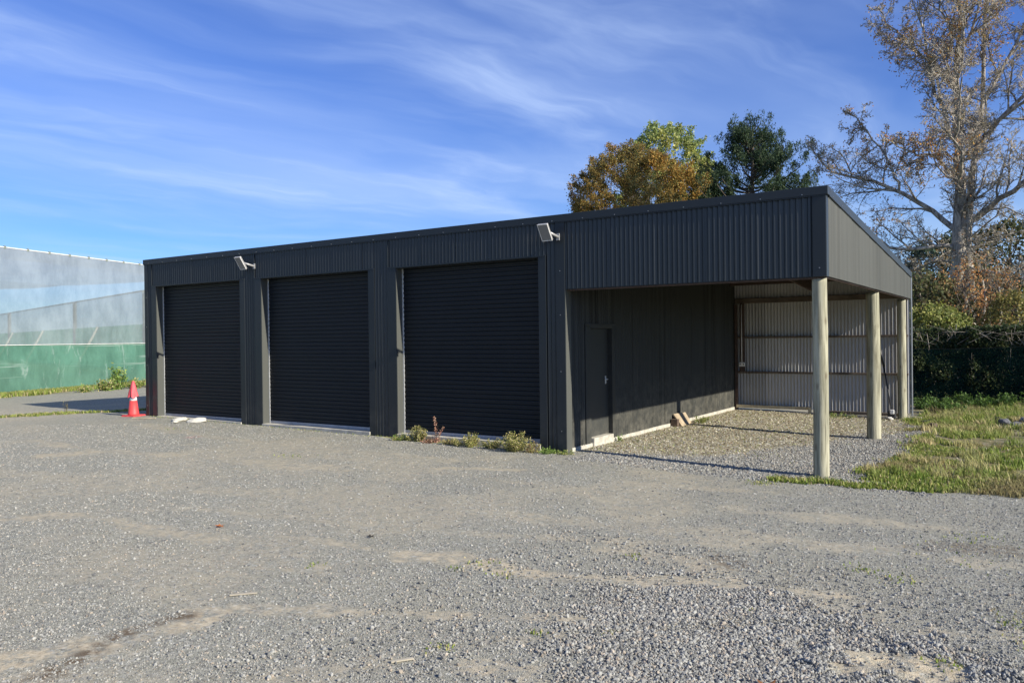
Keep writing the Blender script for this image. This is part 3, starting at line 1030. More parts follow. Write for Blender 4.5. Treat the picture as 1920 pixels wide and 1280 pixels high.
# side wall facing the lean-to (u runs along +Y, normal +X)
SX = (0, 1, 0)
SN = (1, 0, 0)
zside = lambda u: 0.068
ztopside = lambda u: roof_z(u) - .06
PA0, PA1, PAT = 0.655, 1.755, 2.045
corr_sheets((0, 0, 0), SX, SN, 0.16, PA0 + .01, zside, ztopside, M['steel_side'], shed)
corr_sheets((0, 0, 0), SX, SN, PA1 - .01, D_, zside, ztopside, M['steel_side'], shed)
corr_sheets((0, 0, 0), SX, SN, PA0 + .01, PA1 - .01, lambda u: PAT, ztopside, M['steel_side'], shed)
# slab edge
MB().box(-11.38, -0.004, 0.02, D_ - .02, -0.25, 0.068).build('concrete_slab', M['concrete'], shed, bevel=.008)
MB().box(-0.004, 0.016, 0.165, D_ - .02, -0.25, 0.062).build('slab_edge', M['concrete'], shed, bevel=.006)
# entry door
pa = MB().box(-0.112, -0.070, 0.83, 1.645, 0.150, 1.985).build('entry_door', M['door'], shed, bevel=.002)
MB().box(-.07, -.062, 1.52, 1.56, 1.02, 1.16).build('lock_plate', M['alu'], pa, bevel=.002)
MB().tube((-.062, 1.54, 1.10), (-.022, 1.54, 1.10), .009).tube((-.024, 1.545, 1.10), (-.024, 1.43, 1.098), .009).build('door_handle', M['alu'], pa, smooth=True)
MB().box(-.075, .014, PA0, .835, .07, PAT).build('entry_door_frame', M['door'], shed, bevel=.0015)
MB().box(-.115, .014, 1.645, PA1, .07, PAT).build('entry_door_frame', M['door'], shed, bevel=.0015)
MB().box(-.112, .018, .8355, 1.6445, 1.99, PAT).box(-.004, .024, PA0 - .02, PA1 + .02, PAT + .001, PAT + .022).build('entry_door_frame', M['door'], shed, bevel=.0015)
MB().box(-.115, .055, .86, 1.60, -.12, .148).build('door_step', M['concrete'], shed, bevel=.012)
# back and far end of the closed part
corr_sheets((-11.4, 0, 0), SX, (-1, 0, 0), 0.14, D_, lambda u: .0, ztopside, M['steel'], shed)
corr_sheets((0, D_ + .02, 0), FX, (0, 1, 0), -11.4, 0.0, lambda u: .0, lambda u: HBACK - .05, M['steel'], shed)
# lean-to: front and side aprons
corr_sheets((0, -0.0, 0), FX, FN, 0.018, 3.785, lambda u: HB, top, M['steel'], shed)
corr_sheets((W_, 0, 0), SX, SN, 0.12, D_ - .01, lambda u: HB + .0, lambda u: roof_z(u) - .05, M['steel_lit'], shed)
MB().box(.02, W_ - .02, .012, .03, HB - .008, HB + .016).build('apron_edge_trim', M['flash'], shed)
# back wall of the lean-to: pale inside face
corr_sheets((0, D_ - .02, 0), FX, FN, 0.0, 3.93, lambda u: .05, lambda u: HBACK - .05, M['inner'], shed, name='back_wall_sheet')
corr_sheets((0, D_ + .02, 0), FX, (0, 1, 0), 0.0, 3.93, lambda u: .05, lambda u: HBACK - .05, M['steel'], shed, name='back_wall_sheet')
# roof
nr = int((W_ + 11.42) / PITCHC * 6)
u = np.linspace(-11.42, W_ + .01, nr)
off = .0085 * np.cos(2 * np.pi * u / PITCHC)
lo = np.stack([u, np.full(nr, -.01), H_ - .03 + off], -1)
hi = np.stack([u, np.full(nr, D_ + .05), roof_z(D_ + .05) - .03 + off], -1)
i = np.arange(nr - 1)
mk('roof', np.concatenate([lo, hi]), np.stack([i, i + 1, i + 1 + nr, i + nr], -1), M['steel'], shed, smooth=True)
# barge and ridge flashings
MB().box(-11.42, W_ + .03, -.034, .10, ZTOP - .02, H_ + .004).build('roof_flashing', M['flash'], shed, bevel=.003)
x0, x1 = W_ - .10, W_ + .03
MB().hexa([(x0, .101, roof_z(.1) - .115), (x1, .101, roof_z(.1) - .115), (x1, D_ + .06, HBACK - .125), (x0, D_ + .06, HBACK - .125),
           (x0, .101, roof_z(.1) + .004), (x1, .101, roof_z(.1) + .004), (x1, D_ + .06, HBACK), (x0, D_ + .06, HBACK)]).build('roof_flashing', M['flash'], shed, bevel=.003)
MB().hexa([(-11.43, .101, roof_z(.1) - .115), (-11.32, .101, roof_z(.1) - .115), (-11.32, D_ + .06, HBACK - .125), (-11.43, D_ + .06, HBACK - .125),
           (-11.43, .101, roof_z(.1) + .004), (-11.32, .101, roof_z(.1) + .004), (-11.32, D_ + .06, HBACK), (-11.43, D_ + .06, HBACK)]).build('roof_flashing', M['flash'], shed, bevel=.003)
MB().box(W_ + .004, W_ + .030, D_ - .03, D_ + .05, .0, HBACK - .13).build('corner_flashing', simple('grey_corner_flashing', (.22, .24, .26), .45), shed, bevel=.002)
MB().box(-.156, W_, -.028, -.021, ZTOP - .035, ZTOP - .022).box(-11.40, -.16, -.028, -.021, ZTOP - .035, ZTOP - .022).build('flashing_lip', M['flash'], shed)
# lean-to timbers
MB().box(.03, W_ - .05, .035, .085, HB - .03, HB + .26).build('front_beam', M['beam'], shed, bevel=.003)
MB().box(W_ - .075, W_ - .028, .09, D_ - .06, HB - .02, HB + .22).build('side_beam', M['beam'], shed, bevel=.003)
for yy in (1.3, 2.7, 4.1, 5.5, 6.9, 8.2):
    zz = roof_z(yy) - .045
    MB().box(.02, W_ - .085, yy, yy + .05, zz - .14, zz).build('roof_purlin', M['beam'], shed, bevel=.003)
for xx in (1.95,):
    MB().hexa([(xx, .09, H_ - .40), (xx + .05, .09, H_ - .40), (xx + .05, D_ - .06, HBACK - .40), (xx, D_ - .06, HBACK - .40),
               (xx, .09, H_ - .19), (xx + .05, .09, H_ - .19), (xx + .05, D_ - .06, HBACK - .19), (xx, D_ - .06, HBACK - .19)]).build('rafter', M['beam'], shed, bevel=.003)
for zz, hh in ((.90, .05), (1.76, .05), (2.62, .12)):
    MB().box(.03, 3.90, D_ - .105, D_ - .032, zz, zz + hh).build('wall_rail', M['purlin'], shed, bevel=.003)
MB().box(.03, .10, D_ - .150, D_ - .106, .02, 2.6).build('wall_stud', M['beam'], shed, bevel=.003)
MB().box(.165, .275, D_ - .14, D_ - .106, .951, 2.62).build('wall_stud', M['beam'], shed, bevel=.003)
bt = MB().box(.06, 1.80, D_ - .16, D_ - .115, .055, .125).build('bottom_batten', M['batten'], shed, bevel=.003)
MB().box(1.78, 1.85, D_ - .22, D_ - .162, -.14, .13).build('batten_stake', M['batten'], shed, bevel=.003)
MB().box(1.90, 3.88, D_ - .11, D_ - .04, -.02, .05).build('bottom_batten', M['purlin'], shed, bevel=.003)


def make_post(x, y, z0, z1, r, seed):
    g = np.random.default_rng(seed)
    n, k = 28, 40
    V = []
    th = np.arange(n) * 2 * np.pi / n
    ph = g.random(4) * 6.28
    bx, by = g.normal(0, .006, 2)
    knots = [(g.random() * 6.28, g.random() * (z1 - z0), g.uniform(.003, .006)) for _ in range(7)]
    for a in range(k + 1):
        t = a / k
        z = (z1 - z0) * t
        rr = r * (1.04 - .08 * t) * (1 + .012 * np.sin(2 * th + ph[0] + t * 2) + .008 * np.sin(3 * th + ph[1] - t * 3))
        for (kt, kz, ka) in knots:
            dth = np.angle(np.exp(1j * (th - kt)))
            rr = rr + ka * np.exp(-(dth / .22) ** 2 - ((z - kz) / .06) ** 2)
        cx, cy = bx * math.sin(t * 3.1), by * math.sin(t * 3.1)
        V += [(cx + rr[i] * math.cos(th[i]), cy + rr[i] * math.sin(th[i]), z) for i in range(n)]
    F = [(a * n + i, a * n + (i + 1) % n, (a + 1) * n + (i + 1) % n, (a + 1) * n + i) for a in range(k) for i in range(n)]
    F.append(tuple(k * n + i for i in range(n)))
    return mk('post', V, F, M['post'], shed, smooth=True, loc=(x, y, z0))


make_post(3.825, .13, -.25, HB - .012, .099, 1)
make_post(3.795, 4.56, -.3, HB - .025, .115, 2)
make_post(3.80, 8.36, -.3, HB - .025, .092, 3)

# fixings along the flashings
sc = MB()
for a in np.arange(-11.2, 3.9, .55):
    sc.tube((a, -.034, ZTOP + .0), (a, -.040, ZTOP + .0), .007, n=6)
for zz in (.35, 1.3, 2.2, 2.9):
    sc.tube((-.075, -.018, zz), (-.075, -.025, zz), .007, n=6)
    sc.tube((-11.33, -.016, zz), (-11.33, -.023, zz), .007, n=6)
for a in np.arange(.3, 8.6, .6):
    zz = roof_z(a) - .09
    sc.tube((W_ + .03, a, zz), (W_ + .036, a, zz), .007, n=6)
sc.tube((3.86, -.018, 2.72), (3.86, -.026, 2.72), .008, n=6)
tag(sc.build('screw_heads', M['screw'], shed), 'small screw heads along the flashings', kind='stuff')

# conduit and socket on the back wall
so = empty('power_socket', (.22, D_ - .145, 1.12))
tag(so, 'white power socket under a thin conduit, at the left of the back wall', 'socket')
MB().box(-.085, .065, -.012, -.001, -.05, .05).build('socket_plate', M['socket'], so, bevel=.006)
MB().box(-.06, -.04, -.02, -.012, -.01, .02).build('switch', M['black'], so)
MB().box(.02, .04, -.02, -.012, -.01, .02).build('switch', M['black'], so)
MB().tube((-.01, -.014, .05), (-.01, -.014, 1.47), .010, n=8).build('conduit', M['socket'], so, smooth=True)
MB().box(-.055, .055, -.001, .004, -.17, -.05).build('backing_board', M['beam'], so)


# ------------------------------------------------------------------ floodlights
def floodlight(mount, centre, label, size=(.185, .29)):
    o = empty('floodlight', mount)
    tag(o, label, 'floodlight', 'solar floodlights under the roof edge')
    c = Vector(centre) - Vector(mount)
    tilt = math.radians(33)
    w, h = size[0] / 2, size[1] / 2
    X_ = Vector((1, .0, 0)).normalized()
    U_ = Vector((0, -math.sin(tilt), math.cos(tilt)))        # top leans out
    N_ = X_.cross(U_).normalized()                           # faces out and down

    def slab(w, h, d0, d1):
        return [c + X_ * a * w + U_ * b * h + N_ * d for d in (d0, d1) for a, b in ((-1, -1), (1, -1), (1, 1), (-1, 1))]
    MB().hexa(slab(w, h, -.035, .0)).build('lamp_housing', M['lamp_body'], o, bevel=.010)
    MB().hexa(slab(w * .90, h * .92, .0005, .004)).build('lamp_glass', M['lamp_face'], o, bevel=.001)
    rim = MB()
    for a, b, cc, dd in ((-1, 1, .93, 1), (-1, 1, -1, -.93)):
        rim.hexa([c + X_ * (p * w) + U_ * (q * h) + N_ * d for d in (.0, .008) for p, q in ((a, cc), (b, cc), (b, dd), (a, dd))])
    for a, b in ((-1, -.91), (.91, 1)):
        rim.hexa([c + X_ * (p * w) + U_ * (q * h * .93) + N_ * d for d in (.0, .008) for p, q in ((a, -1), (b, -1), (b, 1), (a, 1))])
    rim.build('lamp_rim', M['socket'], o)
    s = c + U_ * (-.10 * h) - N_ * .036 + X_ * (w * .55)
    MB().tube(s, (0, -.02, 0), .022, n=12).build('arm', M['lamp_body'], o, smooth=True)
    MB().box(-.03, .03, -.03, -.014, -.055, .055).build('wall_plate', M['lamp_body'], o, bevel=.004)
    MB().tube(s + N_ * .0 + Vector((0, 0, -.03)), s + Vector((0, 0, -.035)) + Vector((.0, .07, -.03)), .018, n=10).build('sensor', M['black'], o, smooth=True)
    return o


floodlight((-.10, 0, 3.44), (-.19, -.28, 3.49), 'solar floodlight on an arm at the corner between the right roller door and the lean-to')
floodlight((-7.44, 0, 3.41), (-7.55, -.28, 3.46), 'small solar floodlight on an arm between the left and middle roller doors')

# ------------------------------------------------------------------ traffic cone
cz = gzs(-11.55, -.24)
cone = empty('traffic_cone', (-11.55, -.24, cz), .25)
cone.scale = (.95, .95, .95)
tag(cone, 'faded red traffic cone with a white band beside the left corner of the shed', 'cone')
MB().hexa([(-.2, -.2, 0), (.2, -.2, 0), (.2, .2, 0), (-.2, .2, 0), (-.185, -.185, .035), (.185, -.185, .035), (.185, .185, .035), (-.185, .185, .035)]).build('cone_base', M['cone'], cone, bevel=.006)
MB().lathe([(.135, .033), (.128, .06), (.086, .385)], 28).build('cone_body', M['cone'], cone, smooth=True)
MB().lathe([(.0875, .385), (.0755, .475)], 28).build('reflective_band', M['white'], cone, smooth=True)
cap = MB()
n = 28
prof = [(.118, .47), (.112, .50), (.098, .58), (.078, .68), (.055, .77), (.036, .84), (.018, .87)]
for k, (r, z) in enumerate(prof):
    for i_ in range(n):
        t = 2 * math.pi * i_ / n
        rr = r * (1 + (.16 if k < 3 else .05) * math.sin(5 * t + k * .5) + (.08 if k < 2 else .02) * math.sin(9 * t))
        zz = z + (.03 * math.sin(4 * t + 1) if k == 0 else 0)
        cap.v.append((rr * math.cos(t), rr * math.sin(t), zz))
for k in range(len(prof) - 1):
    for i_ in range(n):
        j_ = (i_ + 1) % n
        cap.f.append((k * n + i_, k * n + j_, (k + 1) * n + j_, (k + 1) * n + i_))
cap.f.append(tuple((len(prof) - 1) * n + i_ for i_ in range(n)))
cap.build('cone_sleeve', M['cone_cap'], cone, smooth=True)


# ------------------------------------------------------------------ small things on the ground
def rock(name, x, y, sx, sy, sz, mat, label, cat, group=None, seed=0, sink=.25):
    g = np.random.default_rng(seed + 100)
    import bmesh
    bm = bmesh.new()
    bmesh.ops.create_icosphere(bm, subdivisions=3, radius=1.0)
    dirs = g.normal(size=(9, 3))
    dirs /= np.linalg.norm(dirs, axis=1, keepdims=True)
    cuts = g.uniform(.55, .95, 9)
    for v in bm.verts:
        p = np.array(v.co)
        for dvec, cc in zip(dirs, cuts):
            s = p @ dvec
            if s > cc:
                p = p - dvec * (s - cc) * .9
        p = p * (1 + .05 * math.sin(7 * p[0] + 3 * p[1]) * math.cos(6 * p[2]))
        v.co = (p[0] * sx, p[1] * sy, p[2] * sz)
    me = bpy.data.meshes.new(name)
    bm.to_mesh(me)
    bm.free()
    me.materials.append(mat)
    o = bpy.data.objects.new(name, me)
    COL.objects.link(o)
    o.location = (x, y, gzs(x, y) + sz * (1 - sink) * .8)
    o.rotation_euler = (g.uniform(-.15, .15), g.uniform(-.15, .15), g.uniform(0, 6))
    tag(o, label, cat, group)
    return o


rock('pale_rock', -9.58, -.38, .21, .14, .055, M['rock_white'], 'flat white slab of broken concrete lying nearest the cone', 'rubble', 'white rubble by the left door', 1)
rock('pale_rock', -9.06, -.28, .23, .14, .06, M['rock_white'], 'rounded white lump at the right end of the rubble by the left roller door', 'rubble', 'white rubble by the left door', 2)
rock('pale_rock', -9.32, -.66, .10, .08, .035, M['rock_white'], 'smallest white rubble piece in front of the two larger lumps', 'rubble', 'white rubble by the left door', 3)
sp = MB()
sp.hexa([(-10.95, -.62, gzs(-10.9, -.6) + .005), (-10.93, -.66, gzs(-10.9, -.6) + .005), (-10.38, -.44, gzs(-10.4, -.42) + .005), (-10.40, -.40, gzs(-10.4, -.42) + .005),
         (-10.95, -.62, gzs(-10.9, -.6) + .02), (-10.93, -.66, gzs(-10.9, -.6) + .02), (-10.38, -.44, gzs(-10.4, -.42) + .02), (-10.40, -.40, gzs(-10.4, -.42) + .02)])
tag(sp.build('timber_strip', M['batten']), 'thin pale strip of wood lying left of the white rubble', 'strip')

# planks leaning on the slab edge
for k, (yy, w, mat, lb) in enumerate((
        (4.40, .22, 'batten', 'nearest of the short weathered boards leaning on the foot of the side wall'),
        (4.625, .23, 'batten', 'second short weathered board leaning on the side wall, between two others'),
        (4.86, .21, 'batten', 'farthest of the short boards leaning on the side wall, half behind weeds'))):
    b = MB().box(0, .33 + .02 * k, 0, w, -.03, 0)
    o = b.build('leaning_board', M['board'], bevel=.003)
    tag(o, lb, 'board', 'short boards leaning on the side wall')
    o.location = (.045, yy, .245 - .008 * k)
    o.rotation_euler = (0, math.radians(52 + 3 * k), -.02 + .02 * k)
o = MB().box(.03, .17, 0, .10, -.03, .15).build('dark_block', M['stump'], bevel=.006)
o.location = (0, 4.29, 0)
tag(o, 'small dark wooden block at the near end of the leaning boards', 'block')

# garden tool propped in the back corner
tool = empty('grass_trimmer', (3.62, 8.12, gzs(3.62, 8.12)))
tag(tool, 'black garden trimmer propped upside down against the back wall beside the far post', 'trimmer')
MB().tube((0, 0, .16), (-.20, .34, 1.15), .013, .016).tube((-.20, .34, 1.15), (-.32, .40, 1.66), .026, .020).build('shaft', M['black'], tool, smooth=True)
MB().box(-.08, .08, -.07, .07, .02, .20).build('engine', M['black'], tool, bevel=.02)
MB().box(-.03, .06, -.10, -.071, .13, .23).build('engine_cover', M['socket'], tool, bevel=.015)
MB().box(-.08, .01, -.11, -.071, -.005, .07).build('fuel_cap', M['socket'], tool, bevel=.015)

rock('dark_stone', 4.60, 6.25, .13, .10, .10, M['stump'], 'brown block of wood standing in the grass beyond the middle post', 'block', seed=9)
rock('black_bag', 4.40, 7.35, .24, .10, .04, M['black'], 'flat black scrap of plastic on the grass near the far post', 'scrap', seed=10)
rock('yellow_scrap', 4.50, 6.85, .06, .05, .03, M['yellow'], 'small yellow plastic scrap in the grass', 'scrap', seed=11)
rock('dark_stone', 5.62, 8.1, .09, .10, .09, M['black'], 'small rounded black lump at the front edge of the hedge shade', 'rock', seed=12)
for k, (a, b, s) in enumerate(((5.75, 7.75, .15), (6.1, 8.15, .17), (5.95, 7.35, .13), (6.4, 7.7, .18))):
    rock('dark_boulder', a, b, s, s * .8, s * .55, M['rock_dark'],
         ('dark boulder at the right edge, leftmost of its pile', 'dark boulder at the back of the pile at the right edge', 'lowest dark boulder at the front of the pile at the right edge',
          'rightmost dark boulder of the pile, cut by the picture edge')[k], 'boulder', 'dark stones at the right edge', seed=13 + k)
for k, (a, b, s) in enumerate(((3.60, 8.0, .07), (3.95, 8.15, .08), (4.15, 8.2, .07), (3.3, 8.15, .05))):
    rock('pale_rock', a, b, s, s, s * .6, M['rock_white'],
         ('small pale stone under the trimmer', 'pale stone against the foot of the far post', 'pale stone just right of the far post', 'small pale stone left of the trimmer')[k], 'stone', 'pale stones at the far post', seed=23 + k)
# a sheet of rusty iron half hidden in the grass
o = MB().box(-.32, .32, -.12, .12, 0, .02).build('rusty_plate', simple('rusty_iron', (.20, .07, .04), .9), bevel=.004)
o.location = (5.15, 8.75, gzs(5.15, 8.75) + .04)
tag(o, 'reddish rusty plate lying in the grass before the hedge', 'plate')


def dead_leaf(x, y, s, col, label):
    g = gzs(x, y)
    v, f = [], []
    n = 5
    pts = []
    for k in range(n * 2):
        t = math.pi * 2 * k / (n * 2)
        r = s * (1.0 if k % 2 == 0 else .42)
        pts.append((x + r * math.cos(t), y + r * .8 * math.sin(t), g + .012 + .35 * s * abs(math.sin(t * 1.5)) * (1 if k % 2 == 0 else .4)))
    v = [(x, y, g + .012)] + pts
    f = [(0, 1 + k, 1 + (k + 1) % (2 * n)) for k in range(2 * n)]
    o = mk('fallen_leaf', v, f, M['leaf'])
    facecol(o, np.array([col] * len(f)))
    tag(o, label, 'leaf')
    return o


dead_leaf(-0.58, -6.01, .06, (.55, .17, .04), 'orange fallen leaf on the gravel, left of the middle of the yard')
dead_leaf(0.95, -5.48, .05, (.02, .015, .012), 'nearly black curled leaf on the gravel below the middle door')
dead_leaf(4.99, -6.72, .09, (.30, .13, .05), 'brown leaf on dark soil at the bottom edge of the yard')
o = MB().hexa([(3.02, -7.52, 0), (3.04, -7.53, 0), (3.12, -7.42, 0), (3.10, -7.41, 0), (3.02, -7.52, .008), (3.04, -7.53, .008), (3.12, -7.42, .008), (3.10, -7.41, .008)]).build('twig', M['stick'])
o.location.z = gzs(3.07, -7.47) + .006
tag(o, 'short pale stick lying on the gravel near the bottom middle', 'stick')
o = MB().hexa([(1.27, -7.30, 0), (1.29, -7.32, 0), (1.42, -7.18, 0), (1.40, -7.16, 0), (1.27, -7.30, .008), (1.29, -7.32, .008), (1.42, -7.18, .008), (1.40, -7.16, .008)]).build('twig', M['stick'])
o.location.z = gzs(1.35, -7.24) + .006
tag(o, 'pale stick lying on the gravel left of the middle, farther off than the other', 'stick')


# ------------------------------------------------------------------ weeds and plants
def weed(name, x, y, r, h, n, pal, label, cat, group=None, leaf=.03, stems=14, asp=.5):
    z0 = gzs(x, y)
    root = empty(name, (x, y, z0))
    tag(root, label, cat, group)
    paths, tips = [], []
    for k in range(stems):
        a = RNG.uniform(0, 6.28)
        e = r * math.sqrt(RNG.random())
        hh = h * RNG.uniform(.5, 1.0) * (1 - .35 * (e / r) ** 2)
        p0 = np.array([e * .35 * math.cos(a), e * .35 * math.sin(a), -.02])
        p2 = np.array([e * math.cos(a), e * math.sin(a), hh])
        p1 = (p0 + p2) / 2 + np.array([0, 0, .12 * hh])
        paths.append((np.stack([p0, p1, p2]), np.array([.003, .0022, .001]) * (1 + h * 2)))
        tips.append((p0, p1, p2))
    v, f = tubes(paths, 3)
    st = mk('stems', v, f, M['grass'], root)
    pal = np.array(pal)
    facecol(st, pal[RNG.choice(len(pal), len(f))] * .8)
    k = RNG.integers(0, stems, n)
    t = RNG.random(n) ** .7
    P = np.array([[(1 - tt) ** 2 * tips[i][0] + 2 * tt * (1 - tt) * tips[i][1] + tt * tt * tips[i][2] for i, tt in zip(k, t)]])[0]
    P = P + RNG.normal(0, leaf * .55, (n, 3))
    P[:, 2] = np.maximum(P[:, 2], .004)
    cols = pal[RNG.choice(len(pal), n)] * RNG.uniform(.65, 1.3, (n, 1))
    leaf_mesh('leaves', P, RNG.uniform(.5, 1.3, n) * leaf, cols, M['leaf'], root, aspect=asp)
    return root


OLIVE = [[.36, .34, .11], [.25, .27, .07], [.46, .40, .16], [.52, .45, .25], [.18, .21, .06]]
REDW = [[.36, .17, .12], [.42, .22, .16], [.30, .20, .12], [.48, .34, .24]]
FRESH = [[.16, .26, .05], [.22, .33, .08], [.12, .20, .04], [.30, .36, .12]]
GW = 'weeds growing along the foot of the right roller door'
weed('weed_clump', -2.98, -.14, .20, .30, 1350, OLIVE, 'olive weed clump at the left end of the right roller door', 'weed', GW, 0.033, 26)
weed('weed_clump', -3.30, -.20, .20, .12, 630, OLIVE + FRESH, 'low spreading weeds just left of the tall clump at the right roller door', 'weed', GW, 0.030, 18)
weed('weed_clump', -2.62, -.20, .17, .12, 630, REDW, 'low reddish weeds round the foot of the tall red stalk', 'weed', GW, 0.030, 16)
weed('weed_clump', -2.20, -.20, .18, .10, 570, REDW[2:] + OLIVE, 'low straw coloured weeds between the red stalk and the middle clump', 'weed', GW, 0.027, 16)
weed('weed_clump', -1.72, -.20, .20, .25, 1230, OLIVE, 'rounded olive clump before the middle of the right roller door', 'weed', GW, 0.030, 24)
weed('weed_clump', -1.98, -.22, .16, .15, 630, OLIVE, 'small olive clump touching the left of the rounded middle one', 'weed', GW, 0.027, 16)
weed('weed_clump', -1.32, -.18, .18, .18, 930, OLIVE, 'low ragged weeds between the middle clump and the widest clump', 'weed', GW, 0.030, 18)
weed('weed_clump', -.82, -.24, .27, .34, 2250, OLIVE, 'widest and bushiest olive weed clump at the right end of the roller door', 'weed', GW, 0.033, 40)
weed('weed_clump', -.50, -.22, .14, .22, 630, OLIVE + REDW[:1], 'leggy weed to the right of the widest clump', 'weed', GW, 0.027, 14)
weed('weed_clump', -.22, -.20, .18, .09, 630, FRESH, 'low green weeds at the shed corner by the lean-to', 'weed', GW, 0.030, 14)
weed('weed_clump', .10, -.14, .16, .08, 380, FRESH + OLIVE, 'low weeds just round the corner from the roller doors', 'weed', GW, .022, 14)
weed('weed_clump', .10, 1.72, .05, .10, 90, FRESH, 'small green weed against the entry door step', 'weed', None, .035, 6)
weed('weed_clump', .35, 5.15, .20, .16, 600, FRESH + OLIVE, 'green weeds growing round the far end of the leaning boards', 'weed', None, .03, 20)
weed('weed_clump', 2.6, 8.1, .35, .12, 500, FRESH + OLIVE, 'green weeds under the back wall between the front and middle posts', 'weed', None, .03, 20)

# tall red stalk
rs = empty('dock_stalk', (-2.50, -.16, gzs(-2.5, -.16)))
tag(rs, 'tall dead reddish weed stalk standing before the right roller door', 'weed')
paths = [(np.array([[0, 0, 0], [-.02, 0, .2], [-.045, 0, .44]]), np.array([.006, .005, .002])),
         (np.array([[0, 0, .08], [.09, .0, .16], [.14, 0, .27]]), np.array([.005, .004, .002]))]
v, f = tubes(paths, 5)
s_ = mk('stems', v, f, M['grass'], rs)
facecol(s_, np.array([[.33, .16, .12]] * len(f)))
n = 190
t = RNG.random(n)
which = RNG.random(n) < .62
P = np.where(which[:, None], np.stack([-.045 * t, 0 * t, .10 + .35 * t], -1), np.stack([.03 + .12 * t, 0 * t, .12 + .16 * t], -1))
P += RNG.normal(0, .022, P.shape) * (1.15 - t[:, None] * .6)
leaf_mesh('seed_heads', P, .022, np.array(REDW)[RNG.choice(4, n)] * RNG.uniform(.8, 1.4, (n, 1)), M['leaf'], rs, aspect=.8)

# plants along the netting
GN = 'weeds at the foot of the netting'
weed('leafy_plant', -22.0, 5.55, .30, .95, 600, FRESH, 'tallest leafy green plant at the foot of the netting', 'plant', GN, .13, 16, .35)
weed('leafy_plant', -21.9, 4.95, .45, .42, 700, FRESH + OLIVE, 'low bushy plants just left of the tallest plant by the netting', 'plant', GN, .09, 20, .45)
weed('leafy_plant', -22.25, 6.3, .40, .40, 600, FRESH + OLIVE, 'olive plants just right of the tallest plant by the netting', 'plant', GN, .09, 20, .45)
weed('leafy_plant', -22.5, 7.1, .5, .50, 700, OLIVE, 'brownish weeds by the netting, seen left of the cone', 'plant', GN, .08, 24, .4)
weed('leafy_plant', -22.9, 8.1, .5, .50, 700, OLIVE, 'weeds by the netting, seen behind and right of the cone', 'plant', GN, .08, 24, .4)
weed('leafy_plant', -21.75, 4.2, .35, .28, 400, FRESH + OLIVE, 'lowest leafy weeds by the netting, at the left end of the clump', 'plant', GN, .08, 16, .45)
for k, (a, b, lb) in enumerate(((-14.35, -.35, 'thin dry weed standing in the shed shadow left of the cone'),)):
    weed('dry_weed', a, b, .08, .40, 60, [[.25, .22, .12]], lb, 'weed', None, .03, 5)


# ------------------------------------------------------------------ netting enclosure at the left
net = empty('netting_enclosure', (-22.8, 1.85, 0))
tag(net, 'tall netted growing enclosure, green below and white above, left of the shed', 'enclosure')
NO = np.array([-22.8, 1.85])
ND = np.array([-.34, .94])
NN = np.array([.94, .34])
HT, HG = 5.12, 1.80


def net_sheet(name, fn, nu, nv, mat, parent=net):
    U, V = np.meshgrid(np.linspace(0, 1, nu), np.linspace(0, 1, nv), indexing='ij')
    P = fn(U, V).reshape(-1, 3) - np.array([-22.8, 1.85, 0])
    i = (np.arange(nu - 1)[:, None] * nv + np.arange(nv - 1)[None, :]).ravel()
    return mk(name, P, np.stack([i, i + nv, i + nv + 1, i + 1], -1), mat, parent, smooth=True)


S0, S1 = -13.0, 13.7


def front(zlo, zhi, bulge, seed, zero=0.0):
    def fn(U, V):
        s = S0 + (S1 - S0) * U
        z = zlo + (zhi - zlo) * V
        b = bulge * (fbm(s + 50, z * 2, .5, seed, 3) - .5) * np.sin(np.pi * V) + zero
        zz = z + np.where(V > .999, -.02 * np.abs(np.sin(s * np.pi / .75)), 0)
        return np.stack([NO[0] + ND[0] * s + NN[0] * b, NO[1] + ND[1] * s + NN[1] * b, zz], -1)
    return fn


net_sheet('green_front_netting', front(0.02, HG, .35, 5), 120, 14, M['net_green'])
net_sheet('white_front_netting', front(HG + .01, HT, .5, 6, .01), 120, 14, M['net_white'])
gtop = [np.array([NO[0] + ND[0] * s, NO[1] + ND[1] * s, HT]) - np.array([-22.8, 1.85, 0]) for s in np.linspace(S0, S1, 20)]
v, f = tubes([(np.array(gtop), np.full(20, .018))], 6)
mk('top_cable', v, f, M['socket'], net)
gm = [np.array([NO[0] + ND[0] * s + NN[0] * .02, NO[1] + ND[1] * s + NN[1] * .02, HG]) - np.array([-22.8, 1.85, 0]) for s in np.linspace(S0, S1, 40)]
v, f = tubes([(np.array(gm), np.full(40, .012))], 5)
mk('hem_cable', v, f, M['socket'], net)
for k, s in enumerate(np.arange(S0, S1, .95)):
    p = NO + ND * s - np.array([-22.8, 1.85])
    MB().box(-.03, .03, -.03, .03, -.05, .05).build('net_clip', M['net_post'], net, loc=(p[0], p[1], HT))
# far wall and roof
FA = np.array([-27.4, 14.7])
FB = np.array([-100.0, 34.6])


def farw(zlo, zhi):
    def fn(U, V):
        x = FA[0] + (FB[0] - FA[0]) * U
        y = FA[1] + (FB[1] - FA[1]) * U
        z = zlo + (zhi - zlo) * V
        return np.stack([x, y, z], -1)
    return fn


